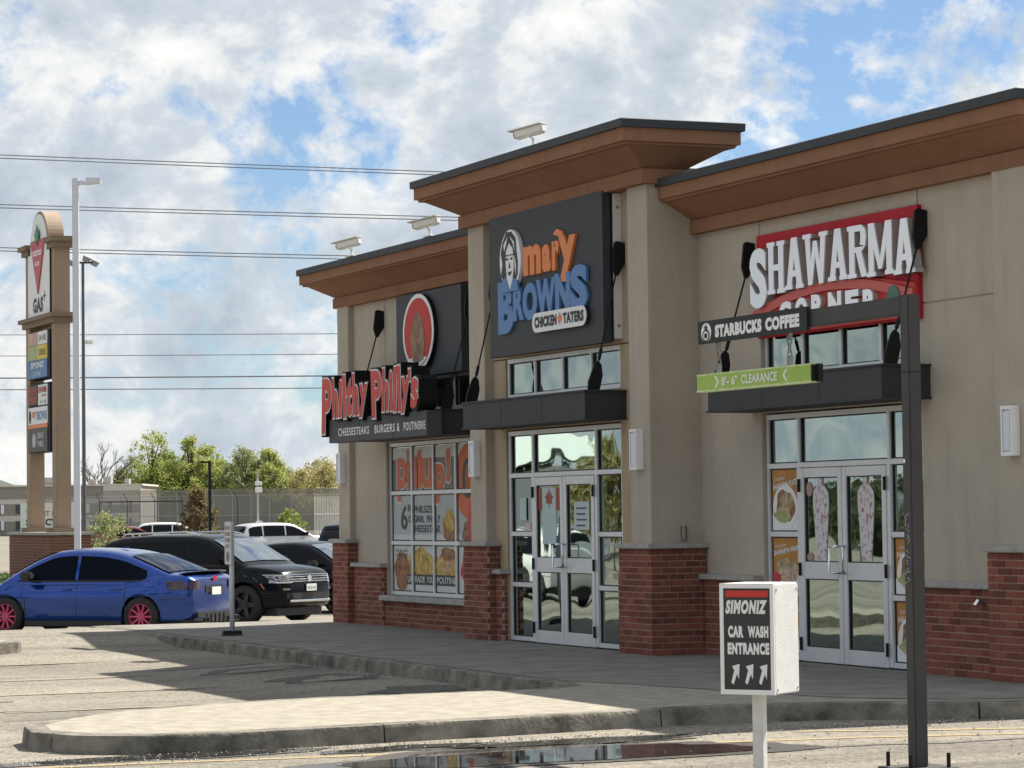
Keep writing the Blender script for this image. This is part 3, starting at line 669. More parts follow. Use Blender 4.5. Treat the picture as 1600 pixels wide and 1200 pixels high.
# shawarma sign: slab letters
t = empty('letter_sign', 'red sign with tall white slab letters and a red arched ribbon below', 'sign', (13.76, .07, 3.53), 0, 'shop signs on the facade')
MB().box(0, 3.42, .05, .098, .0, 1.14).build('backboard', REDS, t, bevel=.004)
arc = [(.02, .02), (3.41, .02), (3.41, .36), (2.6, .47), (1.7, .50), (.8, .42), (.02, .22)]
MB().prism(arc, .01, .049).build('ribbon', RED2, t)
arc2 = [(.0, .20)]+[(.02+3.39*i/16, .24+.30*math.sin(math.pi*(.12+.76*i/16))-.0) for i in range(17)]
mb = MB(); top = [(.02+3.39*i/16, .20+.31*math.sin(math.pi*(.1+.8*i/16))) for i in range(17)]
mb.prism(top+[(x, z-.10) for x, z in reversed(top)], -.02, .009); mb.build('ribbon_edge', mat('ribbon_rim', (.52, .09, .07), rough=.5), t)
def slab(mb, ch, x0, x1, z0, z1, y, d):
    w = x1-x0; h = z1-z0; k = [0]; s = .30*w; sf = .09*h
    def q(p):
        k[0] += 1; mb.prism([(x0+a*w, z0+b*h) for a, b in p], y-.0006*k[0], y+d)
    sw = .27; se = .085
    def stem(cx, a=0, b=1, wid=sw): q([(cx-wid/2, a), (cx+wid/2, a), (cx+wid/2, b), (cx-wid/2, b)])
    def serif(cx, z, wid=.42): q([(cx-wid/2, z), (cx+wid/2, z), (cx+wid/2, z+se), (cx-wid/2, z+se)])
    if ch == 'H':
        for c_ in (.22, .78): stem(c_); serif(c_, 0); serif(c_, 1-se)
        q([(.2, .44), (.8, .44), (.8, .56), (.2, .56)])
    elif ch == 'A':
        q([(.08, 0), (.34, 0), (.60, 1), (.36, 1)]); q([(.66, 0), (.95, 0), (.66, 1), (.40, 1)]); q([(.25, .24), (.75, .24), (.72, .36), (.28, .36)]); serif(.2, 0, .4); serif(.8, 0, .4)
    elif ch == 'W':
        q([(.20, 0), (.36, 0), (.27, 1), (.08, 1)]); q([(.20, 0), (.36, 0), (.56, .85), (.42, .85)]); q([(.64, 0), (.80, 0), (.56, .85), (.42, .85)]); q([(.64, 0), (.80, 0), (.92, 1), (.73, 1)]); serif(.17, 1-se, .33); serif(.83, 1-se, .33)
    elif ch == 'M':
        for c_ in (.16, .84): stem(c_, wid=.2); serif(c_, 0, .32)
        q([(.06, 1), (.28, 1), (.56, .12), (.44, .12)]); q([(.94, 1), (.72, 1), (.44, .12), (.56, .12)])
    elif ch == 'R':
        stem(.24); serif(.24, 0); serif(.2, 1-se, .36)
        q([(.24, 1), (.72, 1), (.92, .92), (.72, .88), (.24, .88)]); q([(.92, .92), (.97, .76), (.92, .58), (.66, .62), (.70, .76), (.68, .88)]); q([(.24, .58), (.92, .58), (.72, .48), (.24, .48)]); q([(.45, .5), (.72, .5), (1.0, 0), (.72, 0)])
x = .04; W = [('S', .42), ('H', .42), ('A', .42), ('W', .55), ('A', .42), ('R', .42), ('M', .54), ('A', .42)]
mb = MB(); bk = MB()
for i, (ch, w) in enumerate(W):
    z0 = .42+.07*math.sin(math.pi*(i+.3)/8.6); z1 = 1.0+.03*math.sin(math.pi*(i+.5)/8)
    if ch == 'S': z0 = .32; z1 = .98; text(mb, 'S', x, x+w-.03, z0, z1, -.06, .012, offset=.05); text(bk, 'S', x, x+w-.03, z0, z1, -.046, .095, offset=.05)
    else: slab(mb, ch, x, x+w-.012, z0, z1, -.06, .012); slab(bk, ch, x, x+w-.012, z0, z1, -.04, .089)
    x += w-.015
mb.build('letter_face', LETW, t); bk.build('letter_return', GREYL, t)
mb = MB(); bk = MB()
for i, ch in enumerate('CORNER'):
    a = .70+i*.36; zz = .06+.05*math.sin(math.pi*(i+1)/7); text(mb, ch, a, a+.27, zz, zz+.27, -.06, .012, offset=.06); text(bk, ch, a, a+.27, zz, zz+.27, -.046, .055, offset=.06)
mb.build('small_letter_face', LETW, t); bk.build('small_letter_return', GREYL, t)
MB().disc(3.05, .24, .12, .12, -.03, -.021, 20).build('emblem', mat('emblem_green', (.05, .14, .09), rough=.5), t)

# ------------------------------------------------------------------ window posters
def sheet(name, mb_args, m, parent): return MB().box(*mb_args).build(name, m, parent)
GREYP = mat('print_grey', (.17, .165, .155), rough=.6); PGREY = mat('print_pale', (.40, .43, .44), rough=.6); ORP = mat('print_orange', (.56, .13, .05), rough=.6); WP2 = mat('print_white', (.55, .57, .56), rough=.6); INK = mat('print_ink', (.05, .05, .05), rough=.6)
def food(name, c1, c2, scale): return mat(name, c1, rough=.6, col2=c2, nscale=scale, detail=3)
FRIES = food('print_fries', (.62, .45, .10), (.30, .17, .03), 7); MEAT = food('print_meat', (.42, .20, .09), (.12, .045, .02), 12); BUN = food('print_bun', (.60, .45, .22), (.38, .18, .07), 9); PKR = food('print_red', (.62, .07, .08), (.40, .03, .04), 5)
SAL = food('print_salad', (.55, .42, .28), (.20, .16, .05), 16); WRAPM = food('print_wrap', (.66, .55, .42), (.30, .16, .09), 13)
t = empty('window_poster', 'large food poster with orange lettering covering the leftmost shop window', 'poster', (1.97, YS+.004, .49), 0, 'posters stuck on the shop glass')
e_ = .045
cols = [.0, .86, 1.71, 2.56, 3.40]; rows = [0, .735, 1.465, 2.175]
YP = -.0
for i in range(4):
    a, b = cols[i]+e_, cols[i+1]-e_
    MB().box(a, b, YP, YP+.004, rows[2]+e_, rows[3]-e_).build('print_sheet', GREYP, t); MB().box(a, b, YP-.002, YP+.002, rows[3]-.22, rows[3]-e_).build('white_band', WP2, t)
    MB().box(a, b, YP, YP+.004, rows[1]+e_, rows[2]-e_).build('print_sheet', PGREY, t); MB().box(a, b, YP-.002, YP+.002, rows[1]+e_, rows[1]+.12).build('white_band', WP2, t)
    MB().box(a, b, YP, YP+.004, rows[0]+e_, rows[1]-e_).build('print_sheet', WP2, t)
def clip_cols(fn, y):
    pass
mb = MB(); ob = MB()
for ch, a, b, c_, d in (('p', .22, .62, 1.34, 1.98), ('h', .62, .84, 1.52, 2.10), ('i', .92, 1.04, 1.52, 2.0), ('l', 1.06, 1.20, 1.52, 2.08), ('u', 1.20, 1.66, 1.52, 1.96), ('p', 1.76, 2.12, 1.30, 1.86), ('!', 2.16, 2.34, 1.60, 2.08)):
    text(ob, ch, a-.03, b+.03, c_-.03, d+.03, -.005, offset=.065); text(mb, ch, a, b, c_, d, -.0075, offset=.04)
ob.build('letter_outline', WP2, t); mb.build('orange_lettering', ORP, t)
MB().disc(3.06, 1.60, .58, .54, -.0045, -.0025, 40).build('orange_circle', ORP, t)
mb = MB(); text(mb, '10', 2.52, 3.16, 1.36, 1.92, -.0085, offset=.03); text(mb, '6', .36, .62, .93, 1.28, -.0055, offset=.02); mb.build('black_lettering', INK, t)
mb = MB(); text(mb, '0', 2.90, 3.12, 1.43, 1.85, -.011, offset=-.0); mb.build('orange_lettering', ORP, t)
mb = MB()
for s, a, b, c_ in (('IN', .64, .76, 1.19), ('PHILSIZE', .90, 1.62, 1.17), ('ORIGINAL', .66, 1.30, 1.03), ('PHILLY', 1.40, 1.92, 1.03), ('CHEESESTEAK', .80, 1.92, .89)): text(mb, s, a, b, c_, c_+.105, -.0055, offset=.012)
mb.build('small_lettering', INK, t)
mb = MB(); text(mb, 'ADD ANY SIDE', .12, .62, .60, .64, -.0055); text(mb, '& MAKE IT A COMBO', .12, .62, .54, .58, -.0055); mb.build('small_lettering', INK, t)
rr = random.Random(5)
def blob(cx, cz, rx, rz, m, y, seed, name='food_print', n=28, am=.12):
    q = random.Random(seed); ph = [q.uniform(0, 6.3) for _ in range(3)]
    MB().add([(cx+rx*math.cos(a)*(1+am*math.sin(3*a+ph[0])+am*.6*math.sin(5*a+ph[1])), y, cz+rz*math.sin(a)*(1+am*math.sin(2*a+ph[2])+am*.6*math.sin(7*a+ph[0]))) for a in [2*math.pi*i/n for i in range(n)]], [tuple(range(n))]).build(name, m, t)
MB().prism([(cols[1]-.25, .24), (cols[3]-e_, .24), (cols[3]-e_, .42), (cols[2], .50), (cols[1]+.3, .69), (cols[1]-.2, .55)], -.003, -.0008).build('food_print', FRIES, t)
blob(.38, .32, .31, .26, MEAT, -.0045, 1); MB().prism([(.10, .30), (.66, .30), (.55, .06), (.22, .06)], -.004, -.002).build('food_print', food('print_box', (.36, .20, .10), (.2, .1, .05), 8), t)
blob(2.16, .47, .36, .16, BUN, -.0045, 2); blob(2.2, .58, .30, .10, MEAT, -.006, 3); blob(2.28, .95, .28, .22, MEAT, -.0045, 4); blob(2.28, 1.06, .20, .16, FRIES, -.006, 6); blob(3.0, .9, .25, .18, MEAT, -.005, 9); blob(3.0, .4, .3, .3, PKR, -.005, 10)
for k in range(9):
    a = 1.05+rr.uniform(-.2, .9); z = .33+rr.uniform(0, .22); l = rr.uniform(.2, .34); an = rr.uniform(.5, 2.2)
    MB().add([(a+math.cos(an)*l*s+math.sin(an)*w*.022, -.0062-.0004*k, z+math.sin(an)*l*.5*s-math.cos(an)*w*.022) for s, w in ((-.5, -1), (.5, -1), (.5, 1), (-.5, 1))], [(0, 1, 2, 3)]).build('food_print', mat('print_chip', (.66, .50, .14), rough=.6), t)
MB().prism([(3.0, .70), (3.34, .70), (3.34, 1.32), (3.1, 1.34), (2.98, 1.25)], -.0072, -.0055).build('food_print', PKR, t)
MB().box(cols[1]-.30, cols[3]-e_, -.0068, -.0045, .135, .285).build('dark_band', INK, t)
mb = MB(); text(mb, 'UPGRADE', .62, 1.30, .165, .255, -.0085, offset=.02); text(mb, 'YOUR', 1.38, 1.72, .165, .255, -.0085, offset=.02); text(mb, 'POUTINE', 1.78, 2.50, .165, .255, -.0085, offset=.02); mb.build('band_lettering', WP2, t)
# cover strips: the window bars stand proud of the prints
# shawarma side posters
AMB = mat('print_amber', (.50, .25, .05), rough=.6, col2=(.40, .17, .03), nscale=3)
def side_poster(x0, x1, z0, z1, title, plate, label):
    global t
    t = empty('window_poster', label, 'poster', (x0, YS+.004, z0), 0, 'posters stuck on the shop glass'); w, h = x1-x0, z1-z0
    MB().box(0, w, 0, .004, 0, h).build('print_sheet', AMB, t)
    MB().box(0, w, -.002, .002, 0, h*.28).build('white_band', WHITEP, t)
    mb = MB(); text(mb, title, w*.06, w*.94, h*.70, h*.80, -.004, offset=.03, warp=lambda x, z: (x, z+.12*(x-w/2))); text(mb, 'Chicken', w*.1, w*.5, h*.84, h*.90, -.004, warp=lambda x, z: (x, z+.12*(x-w/2))); mb.build('lettering', WHITEP, t)
    if plate:
        MB().disc(w*.5, h*.38, w*.45, w*.40, -.006, -.003, 30).build('plate_print', WHITEP, t); blob(w*.5, h*.40, w*.34, w*.30, MEAT, -.0075, 3); blob(w*.42, h*.27, w*.30, w*.14, food('print_green', (.22, .28, .06), (.5, .45, .3), 14), -.0085, 5); blob(w*.55, h*.47, w*.24, w*.18, SAL, -.0095, 8)
    else:
        blob(w*.55, h*.36, w*.42, h*.24, WRAPM, -.006, 4); blob(w*.15, h*.22, w*.16, h*.12, PKR, -.0075, 6); blob(w*.5, h*.5, w*.25, h*.12, SAL, -.0085, 9)
side_poster(13.80, 14.42, 1.41, 2.085, 'SHAWARMA PLATE', True, 'amber poster of a shawarma plate left of the right-hand doors')
side_poster(13.80, 14.42, .765, 1.34, 'SHAWARMA WRAP', False, 'amber poster of a wrap below the plate poster, left of the right-hand doors')
side_poster(13.80, 14.42, .08, .69, 'SHAWARMA BOWL', False, 'amber poster low down behind the car wash sign')
side_poster(16.43, 17.03, .765, 1.34, 'FALAFEL PLATE', True, 'amber poster right of the right-hand doors, behind the gantry post')
side_poster(16.43, 17.03, .08, .69, 'FALAFEL WRAP', True, 'amber poster at the foot of the glass right of the right-hand doors')
# meat cone stickers
CONE = mat('print_cone', (.62, .60, .62), rough=.6, col2=(.34, .14, .15), nscale=16, detail=5)
CONE.node_tree.nodes['Color Ramp'].color_ramp.elements[0].position = .385; CONE.node_tree.nodes['Color Ramp'].color_ramp.elements[1].position = .50
for i, (x, lb) in enumerate(((14.93, 'white and red meat cone sticker on the left leaf of the right-hand doors'), (15.88, 'white and red meat cone sticker on the right leaf of the right-hand doors'))):
    c_ = [(-.10, 0), (.10, 0), (.17, .60), (.16, .72), (.09, .78), (.05, .80), (.05, .88), (.03, .93), (-.03, .93), (-.05, .88), (-.05, .80), (-.10, .78), (-.165, .72), (-.17, .60)]
    tag(MB().prism(c_, -.004, .0).build('door_sticker', CONE, loc=(x, YS-.012, 1.10)), lb, 'sticker', 'meat cone stickers on the doors')
for (x, z, nm, lb) in ((14.68, 1.86, 'round_sticker', 'small round red emblem sticker high on the left leaf of the right-hand doors'), (14.68, 1.13, 'round_sticker', 'small round red sticker low on the left leaf of the right-hand doors')):
    tag(MB().disc(0, 0, .07, .08 if z > 1.5 else .05, -.004, 0, 20).build(nm, mat('sticker_red', (.45, .2, .17), rough=.6, col2=(.3, .3, .28), nscale=20), loc=(x, YS-.012, z)), lb, 'sticker')
# neon open sign behind the glass, notices on the middle doors
t = empty('neon_sign', 'red and blue oval neon sign reading open behind the side glass of the middle doors', 'neon sign', (10.86, YTS+.12, 1.82))
NR = mat('neon_red', (.6, .08, .05), rough=.4, emit=((1, .12, .06), 7)); NB = mat('neon_blue', (.1, .25, .6), rough=.4, emit=((.25, .5, 1), 3))
mb = MB(); text(mb, 'OPEN', -.17, .17, -.07, .07, 0, .01); mb.build('lettering', NR, t)
MB().tube([(.23*math.cos(a), 0, .16*math.sin(a)) for a in [2*math.pi*i/36 for i in range(37)]], .012, 6).build('ring', NB, t)
PAPER = mat('paper', (.45, .56, .57), rough=.7); 
t = empty('door_notice', 'white paper notice with a red maple leaf flag on the left middle door', 'notice', (8.98, YTS-.011, 1.55))
MB().box(-.2, .22, -.003, 0, -.30, .40).build('paper', PAPER, t)
for x0, x1 in ((-.35, -.21), (.22, .36)): MB().box(x0, x1, -.003, 0, .12, .40).build('flag_bar', mat('flag_red', (.30, .06, .04), rough=.6), t)
MB().prism([(.02+a*1.7, .26+b*1.7) for a, b in leaf], -.006, -.003).build('maple_leaf', MATS['flag_red'], t)
t = empty('door_notice', 'pale paper notice with printed lines on the right middle door', 'notice', (9.95, YTS-.011, 1.55))
MB().box(-.2, .24, -.003, 0, -.12, .22).build('paper', PAPER, t)
for k in range(4): MB().box(-.13, .17-.04*(k % 2), -.005, -.003, .13-.07*k, .15-.07*k).build('printed_line', INK, t)
tag(MB().box(0, .20, -.003, 0, 0, .28).build('door_notice', PAPER, loc=(8.05, YTS-.0, 1.55)), 'pale paper notice on the narrow glass left of the middle doors', 'notice')
tag(MB().box(0, .19, -.003, 0, 0, .09).build('door_notice', mat('paper_pink', (.6, .45, .42), rough=.7), loc=(8.2, YTS-.0, 1.42)), 'small pinkish card low on the narrow glass left of the middle doors', 'notice')

# ------------------------------------------------------------------ street furniture in front
GAN = mat('gantry_paint', (.055, .054, .054), rough=.65, spec=.3, noise=.12, nscale=3)
t = empty('clearance_gantry', 'dark grey steel clearance post with a coffee sign on its arm', 'gantry', (24.72, -4.52, -.15))
MB().box(-.055, .055, -.05, .05, .02, 3.27).build('post', GAN, t, bevel=.008)
MB().box(-3.06, -.0555, -.045, .045, 3.135, 3.262).build('arm', GAN, t, bevel=.006)
MB().box(-.2, .2, -.2, .2, 0, .02).build('base_plate', GAN, t)
for sx in (-1, 1):
    for sy in (-1, 1): MB().tube([(sx*.15, sy*.15, 0), (sx*.15, sy*.15, .12)], .014, 8).build('bolt', BLACK, t)
for z in (2.73,): MB().box(-.057, .057, -.052, .052, z, z+.006).build('weld_band', BLACK, t)
MB().tube([(-.02, -.056, 2.12), (-.02, -.045, 2.12)], .016, 8).build('screw', CHROME, t)
pn = MB().box(-3.10, -1.33, -.075, -.046, 3.105, 3.282).build('sign_panel', mat('panel_black', (.012, .014, .014), rough=.55, spec=.3), t, bevel=.003)
mb = MB(); text(mb, 'STARBUCKS', -2.80, -2.03, 3.14, 3.24, -.077, offset=.07, spacing=1.12); text(mb, 'COFFEE', -1.97, -1.44, 3.14, 3.24, -.077, offset=.07, spacing=1.12); mb.build('lettering', WHITEP, pn)
MB().disc(-2.95, 3.19, .085, .075, -.0785, -.075, 28).build('round_emblem', WHITEP, pn)
for k in range(3): MB().disc(-2.95, 3.165, .062-.018*k, .05-.014*k, -.0805-.001*k, -.0785, 20).build('emblem_ring', MATS['panel_black'] if k % 2 == 0 else WHITEP, pn)
MB().prism([(-2.95+.035*math.cos(math.pi/2+a*math.pi/5)*(1 if a % 2 == 0 else .45), 3.225+.03*math.sin(math.pi/2+a*math.pi/5)*(1 if a % 2 == 0 else .45)) for a in range(10)], -.0825, -.0785).build('emblem_star', MATS['panel_black'], pn)
SCR = mat('scrawl_paint', (.45, .45, .45), rough=.6)
mb = MB()
q_ = random.Random(4)
for i in range(11):
    zc = 1.74-.045*i; P = [(q_.uniform(-.04, .03), -.0515, zc+q_.uniform(-.03, .03)) for _ in range(4)]
    mb.tube(P, .0022, 5)
mb.build('scrawl', MATS['scrawl_paint'], t)
# hanging clearance board
GREEN = mat('clearance_green', (.33, .50, .07), rough=.5, col2=(.27, .42, .05), nscale=4)
GL = mat('green_pale_edge', (.62, .70, .45), rough=.6, col2=(.38, .52, .16), nscale=14)  # pale board edges; sunlight on the top edge is painted into the colour
t = empty('clearance_board', 'bright green hanging board with white clearance height lettering', 'clearance sign', (21.52, -4.52, 2.585), R(1.0))
MB().box(.0, 1.80, -.04, .04, .0, .128).build('board', GREEN, t, bevel=.006)
MB().box(.0, 1.80, -.042, .042, .122, .134).build('top_edge', GL, t); MB().box(.0, 1.80, -.0425, .0425, -.006, .008).build('bottom_edge', GL, t)
MB().box(1.803, 1.81, -.04, .04, .004, .125).build('end_cap', BLACK, t)
MB().box(1.811, 1.84, .0, .04, -.004, .130).build('end_cap', BLACK, t)
mb = MB(); text(mb, '8\'- 6"', .42, .68, .03, .10, -.0435, offset=.03); text(mb, 'CLEARANCE', .74, 1.30, .03, .10, -.0435, offset=.03)
for c0, s in ((.30, 1), (1.43, -1)): mb.prism([(c0, .02), (c0+.03, .02), (c0+.03+s*.05, .065), (c0+.03, .11), (c0, .11), (c0+s*.05, .065)], -.0437, -.0405)
mb.build('lettering', mat('faded_white', (.72, .75, .66), rough=.6), t)
CH = mat('chain_steel', (.22, .21, .2), rough=.45, metal=.7)
for x in (.30, 1.42):
    MB().box(x-.02, x+.02, -.015, .015, .134, .21).build('lug', CH, t); MB().box(x-.02, x+.02, -.015, .015, .33, .39).build('lug', CH, t)
    for k in range(3):
        c_ = .225+.045*k; a0 = k % 2
        pts = []
        for i in range(13):
            a = 2*math.pi*i/12; u, v = .016*math.cos(a), .034*math.sin(a); pts.append((x+(u if a0 else 0), (0 if a0 else u), c_+v))
        MB().tube(pts, .006, 6).build('chain_link', CH, t)
# car wash sign
ang = math.atan2(-14.86+6.42, 41.92-25.99)        # direction to open space in front of it
t = empty('directional_sign', 'white box sign with dark car wash panel and arrows on a white post', 'sign', (25.96, -6.475, -.15), ang+math.pi/2-R(25))
MB().box(-.036, .036, .12, .19, 0, .66).build('post', mat('post_white', (.72, .72, .70), rough=.6, col2=(.55, .55, .53), nscale=7), t, bevel=.006)
WB = mat('box_white', (.66, .66, .65), rough=.55, noise=.05, nscale=12, bump=.5, bscale=70, bdist=.004)
W2, D2, H2 = .185, .36, .69
bx = MB().box(-W2, W2, 0, D2, .65, .65+H2).build('box', WB, t, bevel=.008)
fr = MB()
for q in ((-W2, W2, .65, .68), (-W2, W2, .65+H2-.03, .65+H2), (-W2, -W2+.025, .68, .65+H2-.03), (W2-.025, W2, .68, .65+H2-.03)): fr.box(q[0], q[1], -.012, -.001, q[2], q[3])
fr.build('frame', WHITE, t)
MB().box(-W2+.025, W2-.025, -.006, -.0015, .68, .65+H2-.03).build('panel', mat('panel_dark', (.03, .03, .032), rough=.45), t)
MB().box(-.145, .145, -.008, -.006, 1.255, 1.295).build('red_bar', mat('bar_red', (.55, .03, .025), rough=.5), t)
mb = MB(); text(mb, 'SIMONIZ', -.147, .14, 1.15, 1.237, -.0085, offset=.064, shear=.25, spacing=1.2); text(mb, 'CAR', -.13, -.025, 1.003, 1.077, -.0085, offset=.066, spacing=1.17); text(mb, 'WASH', .005, .145, 1.003, 1.077, -.0085, offset=.066, spacing=1.17); text(mb, 'ENTRANCE', -.135, .15, .898, .972, -.0085, offset=.066, spacing=1.17); mb.build('lettering', WHITEP, t)
for k in range(3):
    x = -.085+k*.095
    MB().prism([(x-.028, .725), (x-.012, .712), (x+.012, .78), (x+.024, .745), (x+.030, .84), (x-.022, .825), (x-.006, .80)], -.0095, -.007).build('arrow', WHITEP, t)
for yy in (.03, .33):
    for z in (.68, 1.30): MB().tube([(W2-.001, yy, z), (W2+.004, yy, z)], .008, 8).build('rivet', mat('rivet_grey', (.3, .3, .3), rough=.5), bx)
# accessible parking sign on the pavement
t = empty('parking_sign', 'narrow white sign on a white post standing at the pavement kerb', 'sign post', (3.72, -2.8, 0), 0)
MB().tube([(0, 0, .04), (0, 0, 1.57)], .036, 12).build('post', mat('post_pale', (.6, .62, .65), rough=.5), t, smooth=True)
MB().prism([(-.14, 0), (.14, 0), (.10, .015), (.05, .03), (.035, .07), (-.035, .07), (-.05, .03), (-.10, .015)], -.13, .13).build('rubber_base', BLACK, t, bevel=.01)
sg = MB().box(-.15, .15, -.055, -.037, .98, 1.57).build('sign_plate', mat('plate_grey', (.55, .55, .54), rough=.5, noise=.05, nscale=8), t, bevel=.006)
mb = MB(); 
for k, s in enumerate(('RESERVED', 'PARKING', 'BY PERMIT', 'ONLY')): text(mb, s, -.12, .12, 1.46-.085*k, 1.515-.085*k, -.0565, offset=.01)
mb.disc(0, 1.09, .07, .07, -.0568, -.0555, 20); mb.build('lettering', mat('sign_ink', (.18, .13, .14), rough=.6), t)

# ------------------------------------------------------------------ vehicles
def car(name, label, cat, loc, yaw, paint, p, group='parked vehicles', rim_mat=None, detail=True):
    t = empty(name, label, cat, loc, yaw, group)
    L_, W, wb, fo = p['L'], p['W']/2, p['wb'], p['fo']; xf = wb/2+fo; xr = xf-L_; r = p['r']; zb0 = p['zb']
    nx = 72 if detail else 30
    xs = [xr+(xf-xr)*(.5-.5*math.cos(math.pi*i/(nx-1))) for i in range(nx)]
    T = cat_interp(xs, p['top']); Bt = cat_interp(xs, p['bot']); Wd = cat_interp(xs, [(a, b*W) for a, b in p['wid']])
    fn = lambda tab: (lambda x: cat_interp([x], tab)[0])
    topf, botf, widf = fn(p['top']), fn(p['bot']), fn([(a, b*W) for a, b in p['wid']])
    def half(x):
        zt, zb, w = topf(x), botf(x), widf(x); h = zt-zb; cr = p.get('crown', .025)
        k = [(0, zb), (w*.75, zb), (w*.93, zb+.03), (w*.965, zb+.22*h), (w*.985, zb+.42*h), (w, zb+.60*h), (w*.985, zb+.76*h), (w*.965, zb+.80*h), (w*.945, zb+.92*h), (w*.915, zb+.975*h), (w*.86, zt), (w*.55, zt+cr*.8), (0, zt+cr)]
        return k
    def side_y(x, z):
        k = half(x)[2:10]; return float(np.interp(z, [q[1] for q in k], [q[0] for q in k]))
    rings = []
    for x in xs:
        k = half(x); rings.append([(x, y, z) for y, z in k]+[(x, -y, z) for y, z in reversed(k[1:-1])])
    body = MB().rings(rings).build('body', paint, t)
    # wheel arches
    cut = MB(); ra = p['ra']
    for ax in (wb/2, -wb/2):
        for s in (-1, 1):
            n = 32; cut.add([(ax+ra*math.cos(2*math.pi*i/n), s*(W-.32), r+.01+ra*math.sin(2*math.pi*i/n)) for i in range(n)]+[(ax+ra*math.cos(2*math.pi*i/n), s*(W+.3), r+.01+ra*math.sin(2*math.pi*i/n)) for i in range(n)],
                           [tuple(range(n)), tuple(range(2*n-1, n-1, -1))]+[(i, i+n, (i+1) % n+n, (i+1) % n) for i in range(n)])
    co = cut.build('cutter', DARKP, t)
    bpy.context.view_layer.update()
    md = body.modifiers.new('b', 'BOOLEAN'); md.object = co; md.operation = 'DIFFERENCE'; md.solver = 'EXACT'
    dg = bpy.context.evaluated_depsgraph_get(); me = bpy.data.meshes.new_from_object(body.evaluated_get(dg)); body.modifiers.clear(); body.data = me
    bpy.data.objects.remove(co); smooth_angle(body, 38)
    # cabin
    roof = p['roof']; zbelt = p['belt']; zr = max(z for _, z in roof); tum = p['tum']; wr0 = p.get('wbelt', .93)*W
    rf = fn(roof); Wz = lambda z: wr0-tum*max(0, (z-zbelt))/(zr-zbelt)
    x0, x1 = roof[0][0], roof[-1][0]; cx = [x0+(x1-x0)*i/59 for i in range(60)]; cr = .03
    def csec(x):
        z = rf(x); k = [(Wz(zbelt)-.0, zbelt-.06)]
        for f in (.25, .5, .75, 1): zz = zbelt-.06+(z-.05-zbelt+.06)*f; k.append((Wz(zz)-(.0 if f < 1 else .004), zz))
        k += [(Wz(z)-.035, z-.012), (Wz(z)*.75, z+cr*.45), (Wz(z)*.4, z+cr*.85), (0, z+cr)]
        return k
    rings = []
    for x in cx:
        k = csec(x); rings.append([(x, y, z) for y, z in k]+[(x, -y, z) for y, z in reversed(k[:-1])])
    cab = MB().rings(rings).build('cabin', paint, t); smooth_angle(cab, 50)
    def crown(x, v): return rf(x)+cr*(1-v*v)
    for (a, b, nm, m) in ((p['ws'][0], p['ws'][1], 'windscreen', WSGLASS), (p['rw'][0], p['rw'][1], 'rear_window', p.get('rwm', CGLASS))):
        g = []
        for i in range(9):
            x = a+(b-a)*i/8; row = []; dz = .012
            for j in range(13):
                v = -1+2*j/12; e = (Wz(rf(x))-.085); row.append((x+(.006 if nm == 'windscreen' else -.006), v*e, crown(x, v*e/Wz(rf(x)))+dz-.0))
            g.append(row)
        o = MB().grid(g).build(nm, m, cab); smooth_angle(o, 60)
    for s in (-1, 1):
        for (a, b) in p['wins']:
            g = []
            for i in range(17):
                x = a+(b-a)*i/16; lo = zbelt+.012; up = max(rf(x)-p.get('wtop', .085), lo+.005)
                g.append([(x, s*(Wz(lo+(up-lo)*j/4)+.005), lo+(up-lo)*j/4) for j in range(5)])
            o = MB().grid(g).build('side_window', CGLASS, cab, smooth=True)
        for sx in p['seams']:
            mbq = MB(); zz = [botf(sx)+.10+(zbelt-.02-botf(sx)-.10)*j/10 for j in range(11)]
            mbq.grid([[(sx-.006, s*(side_y(sx, z)+.002), z), (sx+.006, s*(side_y(sx, z)+.002), z)] for z in zz]); mbq.build('door_seam', DARKP, body)
        for hx in p['handles']:
            hz = zbelt-.14; yy = side_y(hx, hz); MB().box(hx-.10, hx+.10, min(s*yy, s*(yy+.03)), max(s*yy, s*(yy+.03)), hz-.015, hz+.015).build('door_handle', paint, body, bevel=.008)
        a_, b_ = p['wins'][0][0]-.03, p['wins'][-1][1]+.06
        MB().grid([[(a_+(b_-a_)*i/20, s*(Wz(zbelt)+.007), zbelt-.012), (a_+(b_-a_)*i/20, s*(Wz(zbelt)+.007), zbelt+.014)] for i in range(21)]).build('belt_trim', DARKP, cab)
        if detail:
            for (xa, za, xb, zb_) in ((-wb/2-ra*.95, .62, xr+.10, .60), (wb/2+ra*.95, .58, xf-.16, .56)):
                MB().grid([[(xa+(xb-xa)*i/8, s*(side_y(xa+(xb-xa)*i/8, za)+.003), za-.005), (xa+(xb-xa)*i/8, s*(side_y(xa+(xb-xa)*i/8, za)+.003), za+.005)] for i in range(9)]).build('bumper_seam', DARKP, body)
        mx = p['mir']; y0_ = Wz(zbelt+.05)
        mi = MB().box(mx-.10, mx+.10, min(s*(y0_+.06), s*(y0_+.24)), max(s*(y0_+.06), s*(y0_+.24)), zbelt+.02, zbelt+.16).build('mirror', p.get('mirm', DARKP), t, bevel=.03)
        MB().box(mx-.02, mx+.05, min(s*(y0_-.02), s*(y0_+.1)), max(s*(y0_-.02), s*(y0_+.1)), zbelt+.02, zbelt+.06).build('mirror_arm', DARKP, mi)
        # side skirt
        MB().box(-wb/2+ra, wb/2-ra, min(s*(W*.90), s*(W*.955)), max(s*(W*.90), s*(W*.955)), zb0-.03, zb0+.06).build('side_skirt', p.get('skirt', DARKP), t, bevel=.01)
    # wheels
    tm = MB().lathe_y([(r*.66, -.105), (r*.93, -.11), (r, -.08), (r, .08), (r*.93, .11), (r*.66, .105)], 36).mesh('tyre', TYRE, smooth=True)
    rr_ = r*.70; rm = MB()
